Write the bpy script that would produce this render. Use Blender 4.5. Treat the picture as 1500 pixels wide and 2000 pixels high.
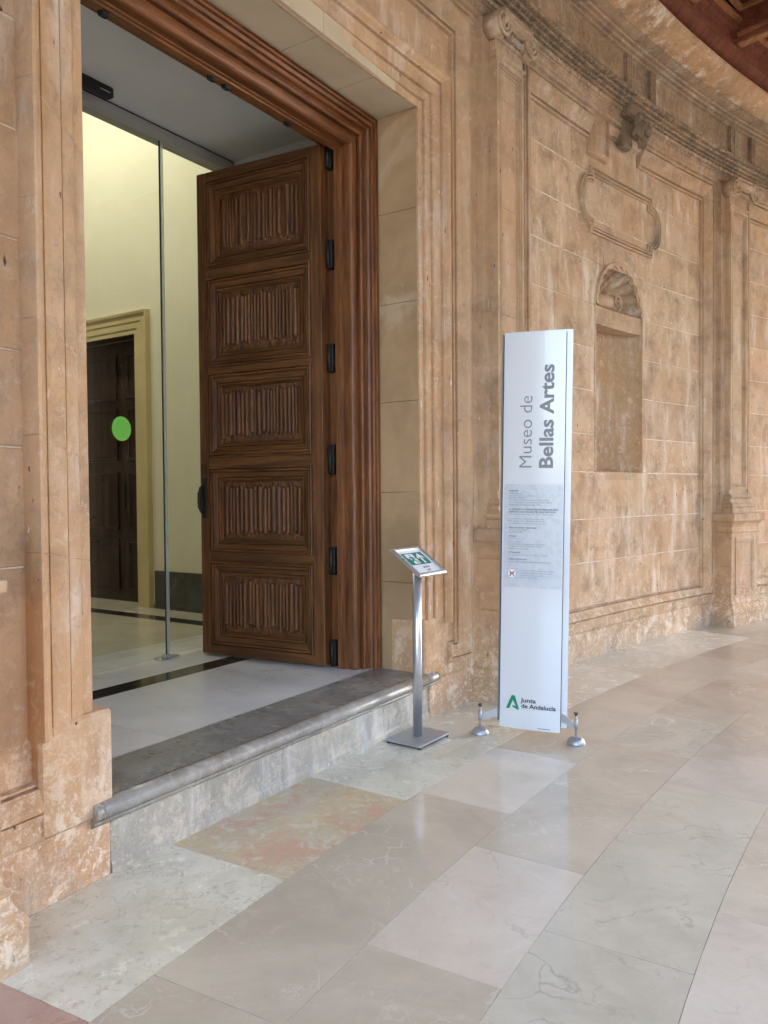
import bpy, bmesh, math, random
from mathutils import Vector, Matrix
random.seed(7)
PI=math.pi
scene=bpy.context.scene; COL=scene.collection
for o in list(bpy.data.objects): bpy.data.objects.remove(o)

# ------------------------------------------------------------------ camera
F,PITCH,ROLL=1530.117,0.0250818,-0.0079431
cr,sr,cp,sp=math.cos(ROLL),math.sin(ROLL),math.cos(PITCH),math.sin(PITCH)
rt=Vector((cr,sp*sr,cp*sr)); up=Vector((-sr,sp*cr,cp*cr)); fw=Vector((0,cp,-sp))
cam=bpy.data.cameras.new('camera'); camo=bpy.data.objects.new('camera',cam); COL.objects.link(camo)
m=Matrix.Identity(4)
for i in range(3): m[i][0]=rt[i]; m[i][1]=up[i]; m[i][2]=-fw[i]
m.translation=Vector((0,0,1.5)); camo.matrix_world=m
cam.sensor_fit='VERTICAL'; cam.sensor_height=24; cam.lens=F/2000*24; cam.clip_start=.05; cam.clip_end=500
scene.camera=camo
scene.render.resolution_x=768; scene.render.resolution_y=1024
# ------------------------------------------------------------------ light
SUN_AZ=math.radians(48); SUN_EL=math.radians(44)
w=bpy.data.worlds.new('World'); scene.world=w; w.use_nodes=True
nt=w.node_tree; nt.nodes.clear()
sky=nt.nodes.new('ShaderNodeTexSky'); sky.sky_type='NISHITA'; sky.sun_disc=False
sky.sun_elevation=SUN_EL; sky.sun_rotation=SUN_AZ; sky.air_density=1.0; sky.dust_density=2.5; sky.ozone_density=1.0
bg=nt.nodes.new('ShaderNodeBackground'); bg.inputs[1].default_value=0.15
wo=nt.nodes.new('ShaderNodeOutputWorld'); nt.links.new(sky.outputs[0],bg.inputs[0]); nt.links.new(bg.outputs[0],wo.inputs[0])
sl=bpy.data.lights.new('sun','SUN'); sl.energy=1.0; sl.angle=math.radians(3); sl.color=(1,.93,.84)
so=bpy.data.objects.new('sun',sl); COL.objects.link(so)
sd=Vector((math.sin(SUN_AZ)*math.cos(SUN_EL),math.cos(SUN_AZ)*math.cos(SUN_EL),math.sin(SUN_EL)))
so.rotation_euler=(-sd).to_track_quat('-Z','Y').to_euler()
vs=scene.view_settings; vs.view_transform='Standard'; vs.look='None'; vs.gamma=1; vs.exposure=3.95; vs.use_curve_mapping=False

# ------------------------------------------------------------------ layout maps
CX,CY,TH0=17.0713028,-7.4699371,2.5566712
def W(s,R,z):                       # ring coordinates: arc length s at radius 21, radius R, height z
    th=TH0-s/21.0; return Vector((CX+R*math.cos(th),CY+R*math.sin(th),z))
OX,OY=-0.46511901,4.08315388; NX,NY=-0.8350677,0.55014719; TX,TY=0.55014719,0.8350677
def L(t,n,z): return Vector((OX+t*TX+n*NX,OY+t*TY+n*NY,z))      # straight frame of the doorway

# ------------------------------------------------------------------ mesh helpers
def tag(o,label=None,cat=None,group=None,kind=None):
    if label: o['label']=label
    if cat: o['category']=cat
    if group: o['group']=group
    if kind: o['kind']=kind
    return o
def empty(name,loc=(0,0,0),rotz=0,parent=None):
    o=bpy.data.objects.new(name,None); COL.objects.link(o); o.location=loc; o.rotation_euler=(0,0,rotz)
    o.empty_display_size=.2
    if parent: o.parent=parent
    return o
class MB:
    def __init__(s): s.v=[]; s.f=[]; s.smooth=[]
    def add(s,vs,fs,sm=False):
        b=len(s.v); s.v+= [tuple(v) for v in vs]; s.f+=[tuple(b+i for i in f) for f in fs]; s.smooth+=[sm]*len(fs); return s
    def rings(s,rings,closed=True,caps=True,sm=False,loop=False):
        n=len(rings[0]); b=len(s.v)
        for r in rings: s.v+=[tuple(v) for v in r]
        k=len(rings)
        for i in range(k if loop else k-1):
            j=(i+1)%k
            for a in range(n if closed else n-1):
                c=(a+1)%n
                s.f.append((b+i*n+a,b+i*n+c,b+j*n+c,b+j*n+a)); s.smooth.append(sm)
        if caps and not loop:
            s.f.append(tuple(b+a for a in range(n))[::-1]); s.smooth.append(False)
            s.f.append(tuple(b+(k-1)*n+a for a in range(n))); s.smooth.append(False)
        return s
    def box(s,mp,a0,a1,b0,b1,c0,c1,bev=0):
        e=bev
        if not e:
            r=[[mp(a,b,c) for a,b in((a0,b0),(a1,b0),(a1,b1),(a0,b1))] for c in(c0,c1)]
            return s.rings(r)
        sg=lambda x0,x1:e if x1>x0 else -e
        ea,eb,ec=sg(a0,a1),sg(b0,b1),sg(c0,c1)
        def ring(c,i):
            A0,A1,B0,B1=a0+ea*i,a1-ea*i,b0+eb*i,b1-eb*i
            return [mp(A0+ea,B0,c),mp(A1-ea,B0,c),mp(A1,B0+eb,c),mp(A1,B1-eb,c),mp(A1-ea,B1,c),mp(A0+ea,B1,c),mp(A0,B1-eb,c),mp(A0,B0+eb,c)]
        return s.rings([ring(c0,1),ring(c0+ec,0),ring(c1-ec,0),ring(c1,1)])
    def cyl(s,p0,p1,r0,r1=None,n=20,sm=True,caps=True):
        r1=r0 if r1 is None else r1
        p0=Vector(p0);p1=Vector(p1); d=(p1-p0).normalized(); u=d.orthogonal().normalized(); v=d.cross(u)
        return s.rings([[p+u*math.cos(2*PI*i/n)*r+v*math.sin(2*PI*i/n)*r for i in range(n)] for p,r in((p0,r0),(p1,r1))],caps=caps,sm=sm)
    def lathe(s,c,prof,n=28):
        c=Vector(c)
        return s.rings([[c+Vector((r*math.cos(2*PI*i/n),r*math.sin(2*PI*i/n),z)) for i in range(n)] for r,z in prof],caps=True,sm=True)
    def tube(s,pts,r,n=8,sm=True):
        P=[Vector(p) for p in pts]; R=[]
        u=None
        for i,p in enumerate(P):
            d=(P[min(i+1,len(P)-1)]-P[max(i-1,0)]).normalized()
            if u is None: u=d.orthogonal().normalized()
            else: u=(u-d*u.dot(d)).normalized()
            v=d.cross(u); rr=r[i] if isinstance(r,(list,tuple)) else r
            R.append([p+u*math.cos(2*PI*k/n)*rr+v*math.sin(2*PI*k/n)*rr for k in range(n)])
        return s.rings(R,sm=sm)
    def build(s,name,mat,parent=None,label=None,fix=True):
        me=bpy.data.meshes.new(name); me.from_pydata(s.v,[],s.f); me.update()
        me.polygons.foreach_set('use_smooth',s.smooth)
        if fix:
            bm=bmesh.new(); bm.from_mesh(me); bmesh.ops.recalc_face_normals(bm,faces=bm.faces); bm.to_mesh(me); bm.free()
        me.materials.append(mat)
        o=bpy.data.objects.new(name,me); COL.objects.link(o)
        if parent: o.parent=parent
        if label: o['label']=label
        return o
def dens(pr,step=.16):
    o=[pr[0]]
    for a,b in zip(pr,pr[1:]):
        n=max(1,int(abs(b[0]-a[0])/step))
        for i in range(1,n+1): o.append((a[0]+(b[0]-a[0])*i/n,a[1]+(b[1]-a[1])*i/n))
    return o
def vcourse(prof,z0,z1,back,mat,parent,name='stone',g=.0006,e=.0022,jit=.0):
    pr=dens(prof); j=random.uniform(-jit,jit); R=[]
    for z,i in((z0+g,1),(z0+g+e,0),(z1-g-e,0),(z1-g,1)):
        R.append([W(s,r+j+e*i,z) for s,r in pr]+[W(s,back,z) for s,_ in reversed(pr)])
    return MB().rings(R).build(name,mat,parent)
def hcourse(prof,s0,s1,mat,parent,name='stone',g=.0015,e=.003,back=None):
    n=max(1,int((s1-s0)/.22)); ss=[(s0+g,1),(s0+g+e,0)]+[(s0+(s1-s0)*i/n,0) for i in range(1,n)]+[(s1-g-e,0),(s1-g,1)]
    bk=back or max(r for r,z in prof)+.08
    R=[[W(s,bk,prof[0][1])]+[W(s,r+e*i,z) for r,z in prof]+[W(s,bk,prof[-1][1])] for s,i in ss]
    return MB().rings(R).build(name,mat,parent)
def block(s0,s1,z0,z1,R,mat,parent,name='stone',g=.0028,e=.005,back=None,jit=.0025):
    R=R+random.uniform(-jit,jit); bk=back or R+.06
    f=lambda a,b,c:W(a,c,b)
    m=MB(); n=max(1,int((s1-s0)/.25))
    def ring(R,i): 
        a,b,c,d=s0+.0006+e*.5*i,s1-.0006-e*.5*i,z0+g+e*i,z1-g-e*i
        top=[W(a+(b-a)*k/n,R,d) for k in range(n+1)]; bot=[W(a+(b-a)*k/n,R,c) for k in range(n+1)]
        return bot+top[::-1]
    r=[ring(bk,0),ring(R+e,0),ring(R,1)]
    m.rings(r,caps=False)
    b=len(m.v)-2*(n+1)
    for k in range(n): m.f.append((b+k,b+k+1,b+2*n-k,b+2*n+1-k)); m.smooth.append(False)
    return m.build(name,mat,parent)
def polyblock(poly,R,back,mat,parent,name='stone',mp=None):
    mp=mp or (lambda a,b,c:W(a,c,b))
    me=bpy.data.meshes.new(name); bm=bmesh.new()
    A=[bm.verts.new(mp(a,b,R)) for a,b in poly]; B=[bm.verts.new(mp(a,b,back)) for a,b in poly]
    f=bm.faces.new(A); n=len(A)
    for i in range(n): bm.faces.new((A[i],B[i],B[(i+1)%n],A[(i+1)%n]))
    bm.faces.new(B[::-1])
    bmesh.ops.triangulate(bm,faces=[f for f in bm.faces if len(f.verts)>4]); bmesh.ops.recalc_face_normals(bm,faces=bm.faces)
    bm.to_mesh(me); bm.free(); me.materials.append(mat)
    o=bpy.data.objects.new(name,me); COL.objects.link(o); o.parent=parent; return o
def offs(path,k,closed,scale):
    """offset of every path corner; k profile offset, mitred; left side of direction"""
    n=len(path); out=[]
    def seg(i): 
        a=path[i%n]; b=path[(i+1)%n]; dx,dy=b[0]-a[0],b[1]-a[1]; l=math.hypot(dx,dy); return dx/l,dy/l
    for i in range(n):
        if not closed and i==0: d=seg(0); c=scale[0]*k; out.append((path[0][0]-d[1]*c,path[0][1]+d[0]*c)); continue
        if not closed and i==n-1: d=seg(n-2); c=scale[-1]*k; out.append((path[i][0]-d[1]*c,path[i][1]+d[0]*c)); continue
        d0=seg(i-1); d1=seg(i); c0=scale[(i-1)%len(scale)]*k; c1=scale[i%len(scale)]*k
        cr_=d0[0]*d1[1]-d0[1]*d1[0]
        if abs(cr_)<1e-4: out.append((path[i][0]-d1[1]*c1,path[i][1]+d1[0]*c1)); continue
        # p + n0*c0 + d0*a = p + n1*c1 + d1*b
        ex=-d1[1]*c1+d0[1]*c0; ey=d1[0]*c1-d0[0]*c0
        a=(ex*d1[1]-ey*d1[0])/cr_
        out.append((path[i][0]-d0[1]*c0+d0[0]*a,path[i][1]+d0[0]*c0+d0[1]*a))
    return out
def sweep(path,prof,mat,parent,mp,name='moulding',closed=False,scale=None,cuts=None,step=.3,g=.0006,sm=False,one=False,label=None):
    """cuts: list per segment of fractions where pieces are cut. one=True gives a single mesh"""
    n=len(path); ns=n if closed else n-1; scale=scale or [1]*ns
    rows=[offs(path,k,closed,scale) for k,_ in prof]
    def ringat(i,t):
        j=(i+1)%n
        return [mp(rows[q][i][0]*(1-t)+rows[q][j][0]*t,rows[q][i][1]*(1-t)+rows[q][j][1]*t,prof[q][1]) for q in range(len(prof))]
    pieces=[]; one_m=MB()
    for i in range(ns):
        j=(i+1)%n; l=math.hypot(path[j][0]-path[i][0],path[j][1]-path[i][1])
        c=[0]+list(cuts[i] if cuts else [])+[1]
        for a,b in zip(c,c[1:]):
            k=max(1,int(l*(b-a)/step)); ga=g/l if a>0 else 0; gb=g/l if b<1 else 0
            ts=[a+ga+(b-gb-a-ga)*q/k for q in range(k+1)]
            rs=[ringat(i,t) for t in ts]
            if one: one_m.rings(rs,closed=False,caps=False,sm=sm)
            else: pieces.append(MB().rings(rs,closed=False,caps=False,sm=sm).build(name,mat,parent,label,fix=False))
    if one:
        o=one_m.build(name,mat,parent,label,fix=False); return o
    return pieces
WR=lambda a,b,c:W(a,c,b)

# ------------------------------------------------------------------ materials
class N:
    def __init__(s,name):
        s.m=bpy.data.materials.new(name); s.m.use_nodes=True; s.t=s.m.node_tree; s.t.nodes.clear()
        s.out=s.t.nodes.new('ShaderNodeOutputMaterial'); s.b=s.t.nodes.new('ShaderNodeBsdfPrincipled'); s.t.links.new(s.b.outputs[0],s.out.inputs[0])
    def n(s,ty,**k):
        x=s.t.nodes.new(ty)
        for a,v in k.items(): setattr(x,a,v)
        return x
    def l(s,a,b): s.t.links.new(a,b)
    def setv(s,sock,v):
        if hasattr(v,'is_linked') or isinstance(v,bpy.types.NodeSocket): s.l(v,sock)
        else: sock.default_value=v
    def coord(s,sc=(1,1,1),kind='Object',rnd=0,rot=(0,0,0)):
        tc=s.n('ShaderNodeTexCoord'); mp=s.n('ShaderNodeMapping'); mp.inputs['Scale'].default_value=sc; mp.inputs['Rotation'].default_value=rot
        src=tc.outputs[kind]
        if rnd:
            oi=s.n('ShaderNodeObjectInfo'); vm=s.n('ShaderNodeVectorMath',operation='SCALE'); vm.inputs[0].default_value=(rnd,rnd*1.7,rnd*.6); s.l(oi.outputs['Random'],vm.inputs['Scale'])
            ad=s.n('ShaderNodeVectorMath',operation='ADD'); s.l(src,ad.inputs[0]); s.l(vm.outputs[0],ad.inputs[1]); src=ad.outputs[0]
        s.l(src,mp.inputs[0]); return mp.outputs[0]
    def noise(s,v,sc,det=5,ro=.6,dist=0):
        x=s.n('ShaderNodeTexNoise'); x.inputs['Scale'].default_value=sc; x.inputs['Detail'].default_value=det; x.inputs['Roughness'].default_value=ro; x.inputs['Distortion'].default_value=dist
        s.l(v,x.inputs['Vector']); return x.outputs[0]
    def voro(s,v,sc,feat='F1'):
        x=s.n('ShaderNodeTexVoronoi',feature=feat); x.inputs['Scale'].default_value=sc; s.l(v,x.inputs['Vector']); return x.outputs[0]
    def ramp(s,f,*st):
        x=s.n('ShaderNodeMapRange'); x.interpolation_type='SMOOTHSTEP' if len(st)==2 else 'LINEAR'
        x.inputs[1].default_value=st[0]; x.inputs[2].default_value=st[1]
        if len(st)>2: x.inputs[3].default_value=st[2]; x.inputs[4].default_value=st[3]
        s.l(f,x.inputs[0]); return x.outputs[0]
    def mix(s,f,a,b,mode='MIX'):
        x=s.n('ShaderNodeMix',data_type='RGBA',blend_type=mode); s.setv(x.inputs[0],f)
        for i,c in((6,a),(7,b)):
            if isinstance(c,tuple): x.inputs[i].default_value=c+(1,) if len(c)==3 else c
            else: s.l(c,x.inputs[i])
        return x.outputs[2]
    def math(s,op,a,b=None):
        x=s.n('ShaderNodeMath',operation=op); s.setv(x.inputs[0],a)
        if b is not None: s.setv(x.inputs[1],b)
        return x.outputs[0]
    def bump(s,h,st,d=.01,prev=None):
        x=s.n('ShaderNodeBump'); x.inputs['Strength'].default_value=st; x.inputs['Distance'].default_value=d; s.l(h,x.inputs['Height'])
        if prev: s.l(prev,x.inputs['Normal'])
        return x.outputs[0]
    def fin(s,col,rough,norm=None,spec=.5,metal=0):
        if isinstance(col,tuple): s.b.inputs['Base Color'].default_value=col+(1,)
        else: s.l(col,s.b.inputs['Base Color'])
        s.setv(s.b.inputs['Roughness'],rough); s.b.inputs['Specular IOR Level'].default_value=spec; s.b.inputs['Metallic'].default_value=metal
        if norm: s.l(norm,s.b.inputs['Normal'])
        return s.m
def zpos(q):
    g=q.n('ShaderNodeNewGeometry'); sx=q.n('ShaderNodeSeparateXYZ'); q.l(g.outputs['Position'],sx.inputs[0]); return sx.outputs[2]
def sandstone(name,base=(.58,.415,.265),dark=(.33,.225,.14),light=(.78,.69,.57),orange=(.53,.30,.15),wear=1.0,grime=0.0,pit=1.0,rndv=.05,low=1.0,bs=.75):
    q=N(name); v=q.coord(); vs=q.coord((1,1,.22)); z=zpos(q)
    oi=q.n('ShaderNodeObjectInfo')
    big=q.noise(v,.9,3,.5,.4); mid=q.noise(v,4.5,6,.62,.3); fine=q.noise(v,42,5,.7); grain=q.noise(v,210,3,.7)
    stk=q.noise(vs,7,5,.6,.2)
    c=q.mix(q.ramp(mid,.24,.60),dark,base)
    c=q.mix(q.ramp(big,.42,.62),c,q.mix(.38,c,orange))
    # paler worn patches and streaks
    wn=q.math('MULTIPLY',q.ramp(stk,.48,.70),q.ramp(q.noise(v,1.7,4,.6),.38,.60))
    c=q.mix(q.math('MULTIPLY',wn,.80*wear),c,light)
    sm=q.math('MULTIPLY',q.ramp(q.noise(v,16,6,.78,.6),.52,.66),q.ramp(q.noise(v,1.3,3),.35,.6))
    c=q.mix(q.math('MULTIPLY',sm,.55*wear),c,light)
    # salt bloom near the floor
    lowm=q.math('MULTIPLY',q.ramp(z,.12,.75,1,0),q.math('MAXIMUM',q.ramp(q.noise(v,9,8,.78,.4),.51,.60),q.ramp(q.noise(v,34,8,.8,.3),.54,.60)))
    c=q.mix(q.math('MULTIPLY',lowm,.85*low),c,(.80,.72,.60))
    lm2=q.math('MULTIPLY',q.ramp(z,.0,.22,1,0),q.ramp(q.noise(v,3,5,.7),.42,.6))
    c=q.mix(q.math('MULTIPLY',lm2,.6*low),c,(.42,.38,.33))
    # per stone tint
    hv=q.n('ShaderNodeHueSaturation'); q.l(c,hv.inputs['Color'])
    q.l(q.ramp(oi.outputs['Random'],0,1,1-rndv,1+rndv),hv.inputs['Value'])
    r2=q.math('FRACT',q.math('MULTIPLY',oi.outputs['Random'],7.31)); q.l(q.ramp(r2,0,1,.95,1.04),hv.inputs['Saturation'])
    r3=q.math('FRACT',q.math('MULTIPLY',oi.outputs['Random'],23.7)); q.l(q.ramp(r3,0,1,.498,.502),hv.inputs['Hue'])
    c=hv.outputs[0]
    c=q.mix(q.math('MULTIPLY',q.ramp(z,3.2,.6,0,1),.35),c,q.mix(1.0,c,(1.22,1.03,.80),'MULTIPLY'))
    er=q.math('MULTIPLY',q.ramp(q.noise(q.coord((1,1,.7)),30,12,.86,0),.51,.62),q.ramp(q.noise(v,2.1,4,.6),.36,.58))
    c=q.mix(q.math('MULTIPLY',er,.34*wear),c,light)
    ed=q.math('MULTIPLY',q.ramp(q.noise(q.coord((1,1,.8),rnd=1),26,12,.86,0),.53,.66),q.ramp(q.noise(v,1.6,4,.6),.40,.6))
    c=q.mix(q.math('MULTIPLY',ed,.45),c,dark)
    scn=q.n('ShaderNodeTexVoronoi'); scn.inputs['Scale'].default_value=5; q.l(q.coord((2.6,2.6,.42),rnd=5,rot=(.12,.1,0)),scn.inputs['Vector'])
    scr=q.math('MULTIPLY',q.ramp(q.math('ADD',scn.outputs[0],q.math('MULTIPLY',fine,.16)),.145,.115),q.ramp(q.noise(v,3.7,3),.46,.52))
    c=q.mix(q.math('MULTIPLY',scr,.75*wear),c,(.86,.80,.72))
    # white chips, dark pits
    vo=q.n('ShaderNodeTexVoronoi'); vo.inputs['Scale'].default_value=9; q.l(q.coord((1,1,.55),rnd=3),vo.inputs['Vector'])
    chip=q.math('MULTIPLY',q.ramp(q.math('ADD',vo.outputs[0],q.math('MULTIPLY',fine,.32)),.225,.185),q.ramp(q.noise(v,2.3,3),.42,.50))
    c=q.mix(q.math('MULTIPLY',chip,.8*wear),c,(.80,.74,.66))
    vp=q.n('ShaderNodeTexVoronoi'); vp.inputs['Scale'].default_value=7.5; q.l(q.coord((1.5,1.5,.55),rnd=11),vp.inputs['Vector'])
    pt=q.math('MULTIPLY',q.ramp(q.math('ADD',vp.outputs[0],q.math('MULTIPLY',fine,.25)),.20,.16),q.ramp(q.noise(v,3.1,3),.40,.46))
    pt=q.math('MULTIPLY',pt,pit)
    c=q.mix(pt,c,(.10,.065,.045))
    c=q.mix(q.math('MULTIPLY',q.ramp(grain,.35,.75),.16),c,(.22,.14,.09))
    if grime:
        gz=q.math('MULTIPLY',q.ramp(z,4.72,5.02,0,1),q.ramp(z,5.24,5.12,0,1))
        gz=q.math('MAXIMUM',gz,q.math('MULTIPLY',q.ramp(z,4.3,4.9,0,.55),1.0))
        gn=q.ramp(q.noise(q.coord((1,1,2.2)),2.6,7,.72,.5),.36,.54)
        gf=q.ramp(q.noise(v,30,6,.78),.34,.55)
        g_=q.math('MULTIPLY',q.math('MULTIPLY',gz,gn),gf)
        c=q.mix(q.math('MULTIPLY',g_,grime),c,(.085,.075,.06))
    h=q.math('ADD',q.math('MULTIPLY',fine,.5),q.math('MULTIPLY',mid,.9))
    h=q.math('SUBTRACT',h,q.math('MULTIPLY',pt,1.3)); h=q.math('ADD',h,q.math('MULTIPLY',grain,.15)); h=q.math('ADD',h,q.math('MULTIPLY',q.math('SUBTRACT',er,ed),.22))
    return q.fin(c,.86,q.bump(h,bs,.008),.25)
ST=sandstone('sandstone_field',grime=.45,rndv=.085,bs=.9)
STM=sandstone('sandstone_mouldings',base=(.53,.375,.235),dark=(.34,.235,.145),light=(.66,.55,.44),wear=.95,grime=.7,rndv=.025,pit=.9)
STD=sandstone('sandstone_door_bay',base=(.56,.38,.23),dark=(.38,.255,.15),light=(.70,.58,.46),wear=1.2,grime=.5,rndv=.025)
STT=sandstone('sandstone_entablature',base=(.40,.27,.155),dark=(.22,.155,.095),light=(.56,.47,.36),orange=(.42,.25,.13),wear=1.0,grime=.8,rndv=.08,pit=.4)
STC=sandstone('sandstone_cornice',base=(.50,.32,.17),dark=(.24,.16,.095),light=(.78,.68,.55),orange=(.58,.31,.13),wear=1.5,grime=0,rndv=.08,pit=.5,bs=1.6)
def plain_rough(name,col,col2,sc=3,rough=.7,bs=.3,bd=.004,spec=.3,stains=None):
    q=N(name); v=q.coord()
    c=q.mix(q.ramp(q.noise(v,sc,6,.6,.3),.35,.65),col,col2)
    if stains: c=q.mix(q.math('MULTIPLY',q.ramp(q.noise(v,1.6,5,.65,.4),.52,.68),.6),c,stains)
    return q.fin(c,rough,q.bump(q.noise(v,sc*12,5,.65),bs,bd),spec)
JAMB=plain_rough('jamb_limewashed_stone',(.46,.305,.165),(.34,.22,.115),1.8,.6,.45,.004,.3,stains=(.56,.43,.29))
SOFF=plain_rough('soffit_stone',(.50,.41,.28),(.56,.47,.33),2,.75,.2,.003)
MORT=plain_rough('lime_mortar',(.78,.68,.55),(.58,.46,.34),9,.9,.6,.004,.2)
STN=sandstone('niche_stone',base=(.46,.32,.19),dark=(.34,.235,.14),wear=1.0,rndv=.02)
RISER=sandstone('grey_marble_riser',base=(.42,.42,.39),dark=(.30,.30,.28),light=(.62,.64,.64),orange=(.40,.36,.27),wear=1.2,pit=.4,rndv=.05,low=.5)
def wood(name,c1,c2,c3,axis=2,rough=.42,sc=1.0,dirt=True):
    q=N(name); s=[14*sc,14*sc,14*sc]; s[axis]=.9*sc
    v=q.coord(tuple(s),rnd=5); v1=q.coord(rnd=3)
    g=q.noise(v,2.2,7,.68,.5); g2=q.noise(v,7,4,.6); b=q.noise(v1,1.8,4,.6)
    c=q.mix(q.ramp(g,.32,.68),c1,c2); c=q.mix(q.math('MULTIPLY',q.ramp(g2,.5,.72),.6),c,c3)
    c=q.mix(q.math('MULTIPLY',q.ramp(b,.4,.7),.45),c,c1)
    vo=q.n('ShaderNodeTexVoronoi'); vo.inputs['Scale'].default_value=2.3; s3=[1.6,1.6,1.6]; s3[axis]=.9; q.l(q.coord(tuple(s3),rnd=7),vo.inputs['Vector'])
    kn=q.ramp(q.math('ADD',vo.outputs[0],q.math('MULTIPLY',g2,.05)),.14,.07); c=q.mix(q.math('MULTIPLY',kn,.8),c,(.02,.008,.004))
    r=q.ramp(b,.3,.7,rough-.06,rough+.14)
    return q.fin(c,r,q.bump(q.math('ADD',g,g2),.35,.0025),.5)
W1,W2,W3=(.068,.024,.007),(.215,.085,.024),(.024,.008,.0025)
WV=wood('walnut_wood_vertical',W1,W2,W3,2); WH=wood('walnut_wood_horizontal',W1,W2,W3,0)
WF=wood('door_frame_wood_vertical',(.10,.034,.011),(.27,.10,.03),(.035,.012,.005),2,.42); 
WFH=N('door_frame_wood_along')  # grain runs along the lintel direction
def wood_dir(name,c1,c2,c3,ang,rough=.42):
    q=N(name); v=q.coord((.9,14,14),rnd=5); 
    # rotate into the local direction first
    tc=q.n('ShaderNodeTexCoord'); vr=q.n('ShaderNodeVectorRotate',rotation_type='Z_AXIS'); vr.inputs['Angle'].default_value=-ang; q.l(tc.outputs['Object'],vr.inputs['Vector'])
    mp=q.n('ShaderNodeMapping'); mp.inputs['Scale'].default_value=(.9,14,14); q.l(vr.outputs[0],mp.inputs[0]); v=mp.outputs[0]
    g=q.noise(v,2.2,7,.68,.5); g2=q.noise(v,7,4,.6)
    c=q.mix(q.ramp(g,.32,.68),c1,c2); c=q.mix(q.math('MULTIPLY',q.ramp(g2,.5,.72),.6),c,c3)
    return q.fin(c,rough,q.bump(q.math('ADD',g,g2),.35,.0025),.5)
bpy.data.materials.remove(WFH.m)
WFH=wood_dir('door_frame_wood_along',(.11,.038,.012),(.28,.105,.032),(.04,.014,.006),math.atan2(TY,TX))
CEIL=wood('ceiling_wood',(.13,.035,.018),(.28,.085,.04),(.07,.02,.012),0,.5,.7); CEILR=wood('ceiling_beam_wood',(.12,.034,.018),(.26,.082,.04),(.06,.02,.012),1,.5,.7)
CEILB=wood('ceiling_bead_wood',(.22,.09,.035),(.38,.17,.07),(.12,.045,.02),1,.5,.7)
INW=wood('dark_inner_door_wood',(.012,.004,.003),(.035,.011,.006),(.01,.004,.003),2,.3)
def flat(name,col,rough=.5,metal=0,spec=.5,coat=0):
    q=N(name); v=q.coord(); r=q.ramp(q.noise(v,25,3),.3,.7,max(rough-.05,.02),rough+.05)
    m=q.fin(col,r,None,spec,metal); q.b.inputs['Coat Weight'].default_value=coat; return m
IRON=flat('black_iron',(.012,.011,.011),.55,.0)
PLW=plain_rough('white_plaster',(.62,.62,.61),(.66,.66,.65),1.2,.85,.1,.002,.2)
PLY=plain_rough('cream_plaster',(.76,.72,.57),(.80,.76,.61),1.1,.85,.12,.002,.2)
INST=plain_rough('inner_architrave_stone',(.60,.49,.27),(.68,.56,.33),2,.7,.2,.002,.3)
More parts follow.
